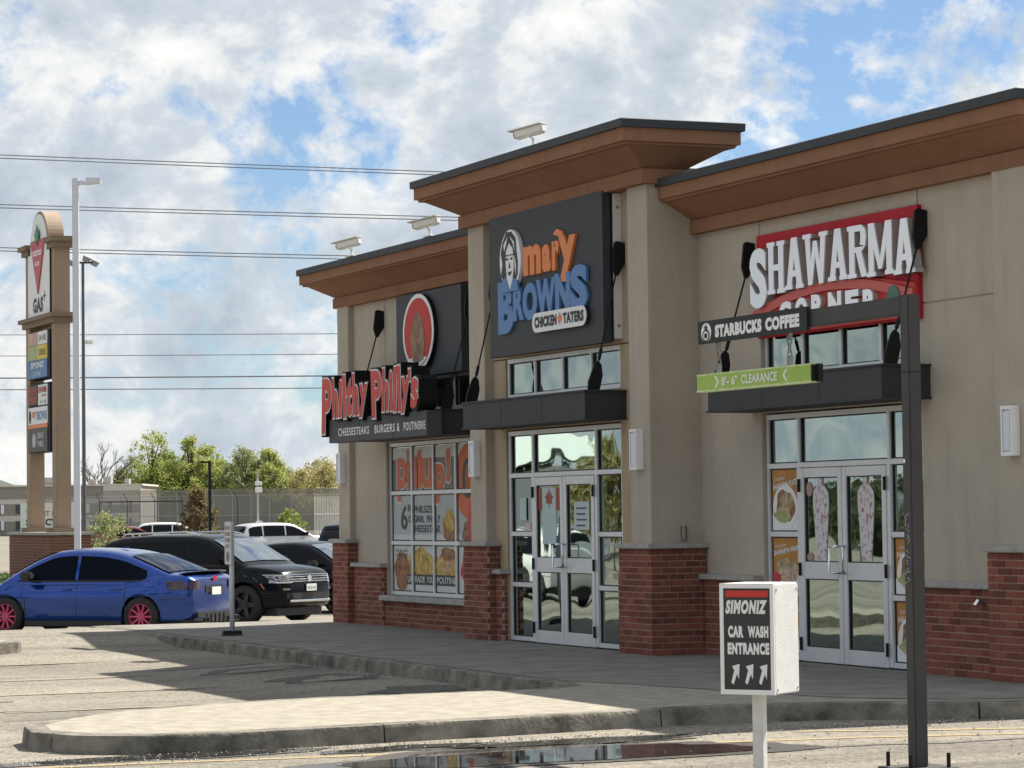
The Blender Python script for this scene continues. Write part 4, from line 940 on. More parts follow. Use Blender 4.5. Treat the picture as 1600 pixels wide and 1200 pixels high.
    rm.lathe_y([(rr_, -.10), (rr_*.90, -.10), (rr_*.88, -.06), (rr_*.88, .08), (rr_, .09)], 36)
    ns = p.get('spokes', 10)
    for k in range(ns):
        a = 2*math.pi*k/ns; ca, sa = math.cos(a), math.sin(a); w1, w2 = p.get('sw', (.035, .028))
        def q(rad, w, y): return (rad*ca-w*sa, y, rad*sa+w*ca)
        rm.add([q(.03, -w1/2, -.075), q(.03, w1/2, -.075), q(rr_*.9, w2/2, -.095), q(rr_*.9, -w2/2, -.095), q(.03, -w1/2, -.03), q(.03, w1/2, -.03), q(rr_*.9, w2/2, -.05), q(rr_*.9, -w2/2, -.05)], [(0,1,2,3),(7,6,5,4),(0,4,5,1),(1,5,6,2),(2,6,7,3),(3,7,4,0)])
    rm.add([(.065*math.cos(a), -.085, .065*math.sin(a)) for a in [i*math.pi/8 for i in range(16)]]+[(.065*math.cos(a), -.03, .065*math.sin(a)) for a in [i*math.pi/8 for i in range(16)]], [tuple(range(16))]+[(i, (i+1) % 16, (i+1) % 16+16, i+16) for i in range(16)])
    rmesh = rm.mesh('rim', rim_mat or CHROME)
    dm = MB().lathe_y([(0, -.02), (rr_*.86, -.02), (rr_*.86, .0), (0, .0)], 24).mesh('brake_disc', p.get('brake', DARKP))
    for ax in (wb/2, -wb/2):
        for s in (-1, 1):
            wh = empty('wheel'); wh.parent = t; wh.location = (ax, s*(W-.125), r); wh.rotation_euler = (0, 0, 0 if s < 0 else math.pi)
            for nm, me_ in (('tyre', tm), ('rim', rmesh), ('brake_disc', dm)):
                o = bpy.data.objects.new(nm, me_); COL.objects.link(o); o.parent = wh
    # dark inner of arches
    for ax in (wb/2, -wb/2):
        MB().box(ax-ra*.9, ax+ra*.9, -W+.34, W-.34, .18, r+ra*.8).build('underbody', DARKP, t)
    MB().box(xr+.25, xf-.25, -W*.78, W*.78, .15, zb0+.08).build('underbody', DARKP, t)
    return t, dict(body=body, cab=cab, side=side_y, top=topf, bot=botf, wid=widf, xf=xf, xr=xr, W=W, wb=wb, rf=rf, Wz=Wz)
def patch(I, parent, name, m, x_of, ys, zs, off=.006):
    """a small panel that follows a front or rear end given as x_of(y, z)"""
    return MB().grid([[(x_of(y, z)+off, y, z) for z in zs] for y in ys]).build(name, m, parent, smooth=True)

BLUE = mat('paint_blue', (.002, .048, .29), rough=.2, metal=.75, coat=1.0, spec=.4)
PBLACK = mat('paint_black', (.004, .005, .007), rough=.22, coat=.14, spec=.12)
SILV = mat('paint_silver', (.55, .55, .56), rough=.3, metal=.5, coat=.8)
PWHITE = mat('paint_white', (.75, .75, .74), rough=.3, coat=.8)
PINKR = mat('rim_pink', (.55, .07, .16), rough=.4, metal=.2)
BRIM = mat('rim_black', (.018, .018, .02), rough=.35)
TAIL = mat('tail_dark_red', (.03, .006, .008), rough=.12, coat=1); TAILR = mat('tail_red', (.40, .02, .02), rough=.15, coat=1)
PLATE = mat('plate', (.70, .72, .72), rough=.5); AMBER = mat('amber_marker', (.7, .16, .06), rough=.3)
HL = mat('headlamp', (.32, .34, .36), rough=.08, metal=.3, coat=1)
SED = dict(L=4.5, W=1.80, wb=2.65, fo=.92, r=.33, ra=.375, zb=.20, belt=.93, tum=.17, wtop=.10,
           top=[(-2.26, .93), (-2.14, 1.00), (-1.95, 1.03), (-1.6, 1.02), (-1.0, .965), (0, .935), (.8, .925), (1.1, .93), (1.6, .86), (2.0, .76), (2.2, .64), (2.245, .55)],
           bot=[(-2.26, .44), (-2.21, .30), (-2.0, .24), (-1.0, .20), (1.0, .20), (1.9, .22), (2.16, .26), (2.245, .36)],
           wid=[(-2.26, .80), (-2.17, .89), (-2.0, .955), (-1.5, .995), (-.9, .975), (0, .965), (.8, .97), (1.35, 1.0), (1.8, .95), (2.1, .84), (2.245, .62)],
           roof=[(-1.98, 1.0), (-1.78, 1.06), (-1.35, 1.225), (-.95, 1.36), (-.5, 1.435), (0, 1.455), (.35, 1.43), (.65, 1.335), (1.0, 1.165), (1.4, .93)],
           ws=(.50, 1.28), rw=(-1.02, -1.80), wins=[(-1.42, -.10), (-.04, 1.02)], seams=[-1.02, -.07, 1.0], handles=[-.85, .12], mir=.82)
t, I = car('parked_car', 'bright blue sedan with pink wheels, dark tail lamps and boot spoiler', 'car', (-6.70, -1.92, -.352), R(-135.5), BLUE, SED, rim_mat=PINKR)
I['body'].name = 'body'
# rear details (rear is -x)
def rear_x(I, y, z):
    # outermost rear surface at half width y, height z, found from the sections
    xr = I['xr']; w = I['W']
    for k in range(80):
        x = xr+k*.012
        if abs(y) <= I['side'](x, z) and I['bot'](x) <= z <= I['top'](x): return x
    return xr+.9
for s in (-1, 1):
    tl = []
    for i in range(9):
        u = i/8; ang_ = u
        yy = .50+.36*min(1, u*1.7); 
        row = []
        for j in range(4):
            z = .79+.15*j/3 - (.02*u)
            if u < .55: y = .50+u/.55*.335; x = rear_x(I, y, z)-.018
            else: x = rear_x(I, .80, z)+(u-.55)/.45*.30; y = I['side'](x, z)+.012
            row.append((x, s*y, z))
        tl.append(row)
    MB().grid(tl).build('tail_light', TAIL, t, smooth=True)
    for dy in (.0, .13): MB().lathe_y([(.03, 0), (.05, 0), (.05, -.16), (.04, -.16), (.04, -.02), (.0, -.02)], 16).build('exhaust_tip', mat('exhaust_steel', (.12, .12, .12), rough=.3, metal=.9), t, loc=(-2.24, s*(.48+dy), .27)).rotation_euler = (0, 0, R(-90))
MB().box(-2.285, -2.20, -.62, .62, .20, .40).build('diffuser', DARKP, t, bevel=.02)
for k in range(5): MB().box(-2.30, -2.15, -.3+.15*k-.008, -.3+.15*k+.008, .19, .36).build('diffuser_fin', DARKP, t)
patch(I, t, 'plate_recess', DARKP, lambda y, z: rear_x(I, y, z), [-.30, -.1, .1, .30], [.70, .78, .84], -.012)
MB().box(-2.312, -2.30, -.155, .155, .68, .81).build('licence_plate', PLATE, t).rotation_euler = (0, 0, 0)
sp = []
for i in range(21):
    v = -1+2*i/20; y = .70*v; x = -2.14+.07*v*v; z = 1.075-.02*v*v
    sp.append([(x+.16, y, z-.035), (x+.02, y, z+.008), (x-.06, y, z+.02), (x-.055, y, z+.004), (x+.02, y, z-.02)])
MB().rings(sp).build('boot_spoiler', mat('spoiler_dark', (.02, .022, .03), rough=.3, coat=.6), t, smooth=True)
MB().prism([(-.62, 1.50), (-.50, 1.49), (-.42, 1.475), (-.60, 1.475)], -.02, .02).build('roof_fin', BLUE, t); bpy.data.objects[-1].location if False else None
for s in (-1, 1):
    fl = MB()   # black fender vent and sill blade
    fl.grid([[(.93+.02*j, s*(I['side'](.93+.02*j, z)+.003), z) for j in (0, 1)] for z in [.34+.04*k for k in range(9)]]); fl.build('fender_vent', DARKP, t)
MB().disc(0, 0, .07, .045, -.006, 0, 20).build('badge', REDS, t, loc=(-2.275, 0, .955)).rotation_euler = (0, 0, R(-90))

SUV = dict(L=4.52, W=1.84, wb=2.70, fo=.88, r=.365, ra=.42, zb=.26, belt=1.09, tum=.16, crown=.04, wtop=.11, spokes=5, sw=(.10, .07),
           top=[(-2.29, 1.0), (-2.2, 1.08), (-1.5, 1.10), (0, 1.09), (.9, 1.09), (1.25, 1.085), (1.7, 1.05), (2.05, .98), (2.18, .86), (2.23, .70)],
           bot=[(-2.29, .55), (-2.2, .36), (-1.5, .27), (1.6, .27), (2.0, .29), (2.15, .33), (2.23, .42)],
           wid=[(-2.29, .82), (-2.15, .93), (-1.4, 1.0), (-.7, .975), (.6, .975), (1.35, 1.0), (1.75, .975), (2.0, .90), (2.15, .80), (2.23, .66)],
           roof=[(-2.24, 1.05), (-2.12, 1.28), (-1.95, 1.52), (-1.6, 1.625), (-.9, 1.665), (-.1, 1.66), (.28, 1.62), (.55, 1.52), (1.0, 1.27), (1.36, 1.07)],
           ws=(.45, 1.22), rw=(-1.96, -2.16), wins=[(-1.92, -1.25), (-1.18, -.12), (-.05, .98)], seams=[-1.05, -.08, 1.02], handles=[-.85, .15], mir=.86, mirm=PBLACK, skirt=DARKP)
def suv_front(t, I, plate=True):
    xf = I['xf']
    def fx(y, z):
        for k in range(90):
            x = xf-k*.01
            if abs(y) <= I['side'](x, z) and I['bot'](x) <= z <= I['top'](x)+.02: return x
        return xf-.9
    gy = [-.60+.1*i for i in range(13)]
    patch(I, t, 'grille', DARKP, fx, gy, [.78, .82, .86, .90], .008)
    for z in (.79, .835, .88): MB().tube([(fx(y, z)+.016, y, z) for y in gy], .007, 6).build('grille_bar', CHROME, t)
    MB().tube([(fx(y, .915)+.014, y, .915) for y in [-.86+.0716*i for i in range(25)]], .010, 6).build('chrome_strip', CHROME, t)
    for s in (-1, 1):
        patch(I, t, 'headlight', HL, fx, [s*(.60+.05*i) for i in range(7)], [.79, .83, .87, .905], .012)
        MB().tube([(fx(s*y, .775)+.014, s*y, .775) for y in [.56+.05*i for i in range(7)]], .012, 6).build('chrome_strip', CHROME, t)
        patch(I, t, 'fog_lamp', HL, fx, [s*(.62+.04*i) for i in range(4)], [.635, .665], .012)
        mk = [[(1.80+.03*j-.04*k, s*(I['side'](1.80+.03*j-.04*k, .66+.05*k)+.004), .66+.05*k) for j in (0, 1)] for k in range(3)]
        MB().grid(mk).build('side_marker', AMBER, t)
    MB().disc(0, 0, .065, .065, -.012, 0, 24).build('badge', CHROME, t, loc=(fx(0, .84)+.022, 0, .84)).rotation_euler = (0, 0, R(90))
    patch(I, t, 'lower_intake', DARKP, fx, [-.68+.08*i for i in range(18)], [.47, .53, .58], .008)
    MB().tube([(fx(y, .44)+.012, y, .43) for y in [-.62+.0775*i for i in range(17)]], .028, 8).build('skid_plate', CHROME, t)
    if plate:
        MB().box(0, .012, -.155, .155, 0, .13).build('licence_plate', PLATE, t, loc=(fx(0, .66)+.03, 0, .61))
        mb = MB(); text(mb, 'BKZR 418', -.12, .12, .03, .085, 0); o = mb.build('plate_lettering', INK, t, loc=(fx(0, .66)+.044, 0, .61)); o.rotation_euler = (0, 0, R(90))
    for s in (-1, 1):
        MB().tube([(-1.75, s*.66, 1.64), (-1.65, s*.66, 1.70), (-.2, s*.67, 1.735), (.1, s*.67, 1.69), (.15, s*.67, 1.66)], .016, 8).build('roof_rail', CHROME, t)
def stretch(p, k):
    p = dict(p); f = lambda x: x if x > -1 else -1+(x+1)*k
    for n_ in ('top', 'bot', 'wid', 'roof'): p[n_] = [(f(a), b) for a, b in p[n_]]
    p['rw'] = tuple(f(a) for a in p['rw']); p['wins'] = [(f(a), f(b)) for a, b in p['wins']]; p['L'] = p['L']+(f(-2.29)+2.29)*-1
    return p
SUVL = stretch(SUV, 1.2)
t, I = car('parked_suv', 'black sport utility vehicle facing right behind the blue sedan', 'suv', (-11.42, 1.66, -.38), R(35), PBLACK, SUVL, rim_mat=BRIM)
suv_front(t, I)
for s in (-1, 1): MB().box(-2.55, -2.40, s*.80-.06, s*.80+.06, .95, 1.12).build('tail_light', HL, t, bevel=.02)  # pale headlamp tone puts a white glint into the tail lamps' colour
SED2 = dict(SED); SED2['spokes'] = 7
t, I = car('parked_car', 'black sedan half hidden between the black SUV and the brick pier', 'car', (-15.6, 5.0, -.38), R(34), PBLACK, SED2, rim_mat=BRIM)
t, I = car('parked_suv', 'silver white crossover with red tail lamp in the far row near the fence', 'suv', (-82.0, 26.5, -.36), R(99), SILV, SUV, rim_mat=BRIM)
for s in (-1, 1):
    MB().grid([[(-2.30+.10*j+(.05 if j == 0 else 0), s*(I['side'](-2.2+.08*j, .95)+.012), .90+.13*k) for k in (0, 1)] for j in range(5)]).build('tail_light', TAILR, t)
VAN = dict(SUV); VAN['roof'] = [(-2.26, 1.05), (-2.2, 1.5), (-2.1, 1.72), (-1.6, 1.80), (-.3, 1.80), (.3, 1.72), (.9, 1.35), (1.36, 1.07)]
t, I = car('parked_van', 'black van mostly hidden behind the left brick pier', 'van', (-27.8, 11.8, -.38), R(110), PBLACK, VAN, rim_mat=BRIM)
PRED = mat('paint_red', (.20, .012, .02), rough=.3, coat=.8)
t, I = car('parked_car', 'small dark red car in the far row left of the white one', 'car', (-118.6, 29.8, -.36), R(70), PRED, SED2, rim_mat=BRIM)
t, I = car('parked_suv', 'small white crossover in the far row beside the dark red car', 'suv', (-117.9, 32.2, -.36), R(70), PWHITE, SUV, rim_mat=BRIM)
t, I = car('parked_suv', 'white crossover seen only as a reflection in the middle glass doors', 'suv', (-19.5, -11.8, -.38), R(160), PWHITE, SUV, rim_mat=CHROME)
suv_front(t, I, False)

# ------------------------------------------------------------------ left background
# pylon sign
TANS = mat('pylon_tan', (.30, .215, .15), rough=.75, noise=.06, nscale=2)
DTAN = mat('pylon_trim', (.20, .145, .095), rough=.8)
P0 = Vector((-29.6, 2.35, .12))
t = empty('pylon_sign', 'tall tan pylon sign with arched top, sign boards and brick base', 'pylon sign', P0)
PX0, PX1, PY0, PY1 = 0, 3.05, 0, .36
bs = MB().box(-.55, 3.0+.62, -.32, .70, -.1, 1.12).build('brick_base', mat('pylon_brick', (.20, .075, .055), rough=.9, col2=(.13, .05, .04), nscale=2.5), t)
for k in range(15): MB().box(-.553, 3.623, -.323, .703, .02+k*.072, .027+k*.072).build('mortar_course', MORTAR, bs)
MB().box(-.60, 3.67, -.37, .75, 1.121, 1.19).build('capstone', COPING, bs, bevel=.01)
for x0, x1 in ((0, .42), (2.63, 3.05)):
    MB().box(x0, x1, PY0, PY1, 1.19, 8.25).build('pillar', TANS, t, bevel=.01); MB().box(x0-.12, x1+.12, -.12, .5, 1.19, 1.30).build('footing', DTAN, t)
for z, ex in ((6.42, .22), (8.25, .22)):
    if z < 7: MB().box(-ex, 3.05+ex, -ex*.7, PY1+ex*.7, z, z+.10).build('ledge', DTAN, t); MB().box(-.08, 3.13, -.08, PY1+.08, z-.14, z-.001).build('ledge_soffit', DTAN, t)
    else:
        for a, b in ((-ex, .62), (2.43, 3.05+ex)): MB().box(a, b, -ex*.7, PY1+ex*.7, z, z+.12).build('ledge', DTAN, t); MB().box(a+.1, b-.08, -.08, PY1+.08, z-.14, z-.001).build('ledge_soffit', DTAN, t)
arch = [(.62, 8.10)]+[(1.525-.905*math.cos(math.pi*i/24), 8.30+.83*math.sin(math.pi*i/24)) for i in range(25)]+[(2.43, 8.10)]
MB().prism(arch, -.02, PY1+.02).build('arch', TANS, t)
arch2 = [(1.525+(x-1.525)*.90, 8.10+(z-8.10)*.93) for x, z in arch]
gb = MB().box(.43, 2.62, -.04, PY1-.02, 6.55, 8.10).build('gas_board', WHITEP, t); MB().prism(arch2, -.045, -.021).build('arch_face', WHITEP, gb)
MB().box(2.621, 2.66, -.035, .06, 6.55, 8.2).build('black_side', BLACK, gb)  # black right side of the gas board
MB().prism([(.80, 8.42), (2.25, 8.42), (1.525, 6.98+.1)], -.075, -.046).build('triangle', mat('triangle_red', (.45, .06, .08), rough=.5), gb)
for a, b, c_, d in ((1.08, 1.95, 8.04, 8.16), (1.32, 1.72, 7.78, 7.88)): MB().box(a, b, -.078, -.074, c_, d).build('triangle_text_band', WHITEP, gb)
mb = MB(); text(mb, 'CANADIAN', 1.12, 1.92, 8.06, 8.14, -.08); text(mb, 'TIRE', 1.36, 1.68, 7.79, 7.87, -.08); mb.build('triangle_lettering', MATS['triangle_red'], gb)
MB().prism([(1.55+x*3.4, 8.50+z*3.4) for x, z in leaf], -.10, -.074).build('leaf', mat('leaf_green', (.05, .2, .1), rough=.5), gb)
mb = MB(); text(mb, 'GAS', .95, 1.97, 6.62, 7.0, -.044, offset=.06, spacing=1.1); mb.box(2.0, 2.24, -.044, -.042, 6.97, 7.02); mb.box(2.095, 2.145, -.0445, -.042, 6.87, 7.12); mb.build('lettering', INK, gb)
def board(x0, x1, z0, z1, m, parent, y=-.06): return MB().box(x0, x1, y, y+.02, z0, z1).build('board_face', m, parent)
b1 = MB().box(.44, 2.60, -.04, PY1-.04, 4.98, 6.16).build('sign_cabinet', BLACK, t); b2 = MB().box(.44, 2.60, -.04, PY1-.04, 3.16, 4.86).build('sign_cabinet', BLACK, t)
board(.46, 1.5, 5.82, 6.14, mat('board_pink', (.55, .38, .30), rough=.5, col2=(.4, .22, .16), nscale=3), b1); board(1.5, 2.4, 5.82, 6.14, WHITEP, b1); board(.46, 1.5, 5.45, 5.81, mat('board_green', (.22, .36, .08), rough=.5, col2=(.45, .42, .2), nscale=3), b1)
board(1.5, 2.4, 5.45, 5.81, mat('board_yellow', (.62, .46, .05), rough=.5), b1); board(.46, 2.4, 5.0, 5.44, mat('board_blue', (.06, .17, .38), rough=.5), b1)
mb = MB(); text(mb, '24 HRS', 1.6, 2.32, 5.90, 6.05, -.063, offset=.01); text(mb, 'DIESEL', 1.6, 2.32, 5.55, 5.70, -.063, offset=.01); mb.build('lettering', INK, b1)
mb = MB(); text(mb, 'SIMONIZ', .75, 2.1, 5.25, 5.40, -.063, offset=.03, shear=.2); text(mb, 'Car Wash', 1.0, 1.8, 5.05, 5.17, -.063); mb.build('lettering', WHITEP, b1)
board(.5, 1.4, 4.35, 4.82, mat('board_brown', (.05, .035, .025), rough=.5), b2); board(1.48, 2.4, 4.32, 4.82, WHITEP, b2); board(.46, 2.4, 3.82, 4.28, WHITEP, b2); MB().box(.46, 2.4, -.062, -.04, 3.76, 3.86).build('orange_band', ORG, b2); board(.46, 2.4, 3.18, 3.75, mat('board_black', (.03, .03, .025), rough=.5), b2)
mb = MB(); text(mb, 'PHILTHY', .58, 1.32, 4.60, 4.76, -.063, offset=.04); text(mb, 'PHILLYS', .58, 1.32, 4.40, 4.56, -.063, offset=.04); mb.build('lettering', PINK, b2)
mb = MB(); text(mb, 'SHAWARMA', 1.52, 2.36, 4.62, 4.78, -.063, offset=.03); text(mb, 'CORNER', 1.8, 2.3, 4.52, 4.58, -.063); mb.build('lettering', REDS, b2)
mb = MB(); text(mb, '6 1 12', 1.7, 2.3, 4.36, 4.44, -.063, offset=.03); mb.build('lettering', INK, b2)
mb = MB(); text(mb, 'mary', .85, 1.3, 3.95, 4.18, -.063, offset=.03); mb.build('lettering', ORG, b2); mb = MB(); text(mb, 'BROWNS', 1.36, 2.36, 3.95, 4.18, -.063, offset=.03); mb.build('lettering', BLU, b2); MB().disc(.65, 4.05, .12, .17, -.064, -.058, 16).build('emblem', SGREY, b2)
mb = MB(); text(mb, 'DRIVE', 1.4, 2.0, 3.50, 3.64, -.063); text(mb, 'THRU', 1.4, 2.0, 3.30, 3.44, -.063); mb.build('lettering', WHITEP, b2); MB().disc(1.05, 3.46, .2, .18, -.064, -.058, 20).build('emblem', PGREY, b2)
# small banner behind the pylon base
t = empty('lawn_sign', 'white lawn banner with dark lettering between the pylon pillars', 'sign', (-31.6, 3.4, .0), R(60))
MB().box(-.75, .75, 0, .03, 1.1, 2.05).build('board', WHITEP, t)
for x in (-.6, .6): MB().box(x-.03, x+.03, .03, .07, -.1, 2.0).build('stake', DTAN, t)
mb = MB(); text(mb, 'TAKE IT FOR A', -.6, .6, 1.72, 1.84, -.003, offset=.02); mb.build('lettering', REDS, t); mb = MB(); text(mb, 'SPIN CYCLE', -.6, .6, 1.46, 1.64, -.003, offset=.04); mb.build('lettering', INK, t)
# grass verge
mb = MB(); n = 26
ring0 = [(-29+9*math.cos(2*math.pi*i/n), 2.3+3.0*math.sin(2*math.pi*i/n)) for i in range(n)]
mb.add([(x, y, -.38) for x, y in ring0]+[(-29+(x+29)*.9, 2.3+(y-2.3)*.85, .13) for x, y in ring0]+[(-29, 2.3, .16)], [(i, (i+1) % n, (i+1) % n+n, i+n) for i in range(n)]+[(i+n, (i+1) % n+n, 2*n) for i in range(n)])
kind(mb.build('grass_verge', GRASS), 'structure')
gr = MB(); rr = random.Random(21)
for k in range(5000):
    a = rr.uniform(0, 6.283); q = math.sqrt(rr.random())*.88; x, y = -29+9*q*math.cos(a), 2.3+3.0*q*math.sin(a)
    h = rr.uniform(.05, .12); d = rr.uniform(0, 6.28); gr.add([(x-.012*math.cos(d), y-.012*math.sin(d), .13), (x+.012*math.cos(d), y+.012*math.sin(d), .13), (x+rr.uniform(-.04, .04), y+rr.uniform(-.04, .04), .13+h)], [(0, 1, 2)])
o = kind(gr.build('verge_grass', GRASS, fixn=False), 'stuff'); tag(o, 'short green grass round the pylon base', 'grass')
# white lamp pole
t = empty('light_pole', 'tall white square light pole with a flat lamp head', 'lamp post', (-18.9, .88, -.38), R(70))
PW = mat('pole_white', (.62, .64, .70), rough=.45)
MB().box(-.068, .068, -.068, .068, .0, 9.38).build('pole', PW, t, bevel=.01); MB().box(-.2, .2, -.2, .2, 0, .05).build('base_plate', PW, t)
MB().box(.069, .2, -.05, .05, 9.24, 9.32).build('lamp_arm', PW, t); MB().prism([(.2, 9.24), (.25, 9.38), (.52, 9.37), (.56, 9.33), (.54, 9.27)], -.16, .16).build('lamp_head', PW, t)
# dark floodlight mast behind it
t = empty('floodlight_mast', 'thin dark mast with floodlights right behind the white light pole', 'mast', (-46.02, 8.12, -.37))
MB().tube([(0, 0, 0), (0, 0, 10.0)], [.07, .045], 10).build('mast', mat('mast_grey', (.09, .09, .095), rough=.6), t)
MB().tube([(-.1, -.42, 10.0), (.1, .42, 10.0)], .03, 8).build('crossbar', BLACK, t)
for y in (-.38, .12, .38):
    fl = MB().prism([(-.09, -.10), (.09, -.10), (.13, .06), (-.13, .06)], -.12, .12).build('floodlight', mat('flood_grey', (.25, .25, .25), rough=.6), t, loc=(.0, y, 10.0+(.12 if y == .12 else 0))); fl.rotation_euler = (0, R(25), R(70))
MB().box(-.1, .1, .08, .3, 7.45, 7.58).build('camera', WHITE, t, bevel=.02)
# far black street lamp
t = empty('street_lamp', 'black street lamp post with a short arm before the trees', 'lamp post', (-83.1, 23.6, -.35))
MB().box(-.055, .055, -.055, .055, 0, 4.5).build('pole', BLACK, t); MB().box(-.055, .055, -.44, -.056, 4.40, 4.48).build('lamp_arm', BLACK, t)
# pale utility pole
t = empty('utility_pole', 'thin pale pole with white boxes in front of the fence', 'pole', (-149.2, 47.4, -.15))
MB().tube([(0, 0, 0), (0, 0, 5.0)], [.09, .06], 8).build('pole', mat('pole_grey', (.4, .4, .38), rough=.7), t)
for z, s in ((3.4, .22), (.9, .3), (3.9, .16)): MB().box(.0, .3, -.25+s*.3, .25, z, z+s*1.8).build('box', WHITE, t, bevel=.03)
# prison-like block building
BLK = mat('block_grey', (.27, .25, .215), rough=.9, noise=.08, nscale=.6); BLK2 = mat('block_pale', (.56, .52, .45), rough=.9, noise=.06, nscale=.6); BWIN = mat('far_window', (.05, .06, .07), rough=.2)
t = empty('block_building', 'long pale grey concrete block building behind the pylon', 'building', (-250.5, 64.9, -.15))
dv = Vector((.385, .923, 0)); nv = Vector((.923, -.385, 0))     # along facade, towards the lot
def slab_box(a0, a1, d0, d1, z0, z1, name, m, parent):
    q = [dv*a+nv*d for a, d in ((a0, d0), (a1, d0), (a1, d1), (a0, d1))]
    return MB().add([(p.x, p.y, z0) for p in q]+[(p.x, p.y, z1) for p in q], [(0,3,2,1),(4,5,6,7),(0,1,5,4),(1,2,6,5),(2,3,7,6),(3,0,4,7)]).build(name, m, parent)
wl = slab_box(-28, 2.65, -14, 0, 0, 5.1, 'wall', BLK, t); slab_box(-28.2, 2.85, -14.2, .2, 5.1, 5.28, 'parapet', BLK2, t)
w2 = slab_box(-1.25, 2.7, .01, .35, 0, 5.08, 'stair_wall', BLK2, t)
for z0, z1 in ((1.5, 2.1), (3.3, 3.8)): slab_box(-28, -1.26, .0, .06, z0, z1, 'pale_band', BLK2, wl)
for z0, z1 in ((2.3, 3.1), (.6, 1.3)): slab_box(-1.2, 2.65, .351, .38, z0, z1, 'dark_band', BLK, w2)
for a in [-26, -24, -21.5, -19.5, -17, -15, -12.5, -10.4, -8.2, -7.0, -3.6]:
    for z0 in (.6, 2.3): slab_box(a, a+.55, .061, .09, z0, z0+.95, 'window', BWIN, wl); slab_box(a+.56, a+.9, .061, .10, z0, z0+.95, 'window_jamb', WHITEP, wl)
for a in (-.65, .55, 1.45):
    for z0 in (.5, 2.3): slab_box(a, a+.25, .36, .42, z0, z0+1.2, 'window', BWIN, w2)
for a, w, h in ((-8.2, 1.5, 1.0), (-3.0, .6, .7), (-1.6, .8, 1.0), (.6, .5, .7)): slab_box(a, a+w, -4, -2.5, 5.1, 5.28+h*.8, 'roof_unit', mat('unit_grey', (.3, .29, .28), rough=.7), t)
t = empty('gabled_building', 'white gabled roof building behind the block building at far left', 'building', (-286, 57, -.15))
MB().box(-8, 2, -14, 5.2, 0, 5.4).build('wall', BLK2, t); MB().prism([(-14.5, 5.4), (5.7, 5.4), (-4.4, 9.2)], -8.3, 2.3, 'x').build('roof', mat('roof_pale', (.55, .55, .54), rough=.7), t)
# security fence
FP = mat('fence_steel', (.30, .31, .31), rough=.6, metal=.3)
def mesh_mat():
    m = bpy.data.materials.new('chain_link'); m.use_nodes = True; nt = m.node_tree; N = nt.nodes; L = nt.links; b = N['Principled BSDF']
    b.inputs['Base Color'].default_value = (.26, .26, .25, 1); b.inputs['Roughness'].default_value = .6; b.inputs['Metallic'].default_value = .2; b.inputs['Alpha'].default_value = .62
    return m
CL = mesh_mat()
t = empty('security_fence', 'tall grey chain-link security fence with angled tops before the trees', 'fence', (0, 0, 0))
fpts = [(-214.5, 47), (-209.9, 57.8), (-206.0, 67.0), (-204.4, 70.7), (-214, 78)]
for (a, b) in zip(fpts[:-1], fpts[1:]):
    ln = math.dist(a, b); n = max(1, int(ln/(1.6 if b[0] > -212 else .75))); dx, dy = (b[0]-a[0])/ln, (b[1]-a[1])/ln; nx, ny = dy, -dx
    for i in range(n+1):
        x, y = a[0]+(b[0]-a[0])*i/n, a[1]+(b[1]-a[1])*i/n
        if i < n or b == fpts[-1]: MB().tube([(x, y, -.15), (x, y, 3.55), (x+nx*.35-dx*.3, y+ny*.35-dy*.3, 4.1)], .042, 5).build('post', FP, t)
    for z in (3.5, 1.7): MB().tube([(*a, z), (*b, z)], .035, 5).build('rail', FP, t)
    MB().add([(*a, -.1), (*b, -.1), (*b, 3.5), (*a, 3.5)], [(0, 1, 2, 3)]).build('mesh_panel', CL, t)
    MB().add([(a[0], a[1], 3.56), (b[0], b[1], 3.56), (b[0]+nx*.33, b[1]+ny*.33, 4.08), (a[0]+nx*.33, a[1]+ny*.33, 4.08)], [(0, 1, 2, 3)]).build('barbed_top', CL, t)
# dark gate frame in front of the block building
t = empty('gate_frame', 'dark steel fence gate frame before the block building', 'gate', (-203, 50.5, -.15))
for k in range(6): MB().tube([(0+.385*2.4*k, .923*2.4*k, 0), (.385*2.4*k, .923*2.4*k, 3.3), (.385*2.4*k-.15, .923*2.4*k-.3, 3.9)], .035, 5).build('post', BLACK, t)
MB().tube([(0, 0, 3.15), (.385*7.2, .923*7.2, 3.15)], .05, 5).build('rail', BLACK, t)
# wires
WIRE = mat('wire', (.16, .16, .17), rough=.6)
def wire(z0, z1, r_, label, dz=0):
    a = Vector((-105.9, 19.4, z0)); b = Vector((-97.2, 39.6, z1)); d = b-a; pts = []
    for i in range(33):
        s = -3+7*i/32; p = a+d*s; p.z += .12*((s-.5)**2-.25)*.35; pts.append(p)
    tag(MB().tube(pts, r_, 5).build('power_line', WIRE), label, 'wire', 'overhead lines crossing the sky')
for z0, z1, lb in ((20.6, 19.46, 'highest'), (18.0, 17.1, 'second highest'), (15.75, 14.95, 'third highest')):
    wire(z0, z1, .028, 'upper wire of the %s pair of overhead lines' % lb); wire(z0-.17, z1-.17, .028, 'lower wire of the %s pair of overhead lines' % lb)
for z0, z1, r_, lb in ((11.2, 11.0, .02, 'thin wire below the paired lines, topmost of the four low single wires'), (10.1, 9.95, .02, 'thin wire, second of the four low single wires'), (8.95, 8.83, .036, 'thick dark wire, third of the four low single wires'), (8.35, 8.19, .026, 'lowest single overhead wire above the trees')): wire(z0, z1, r_, lb)
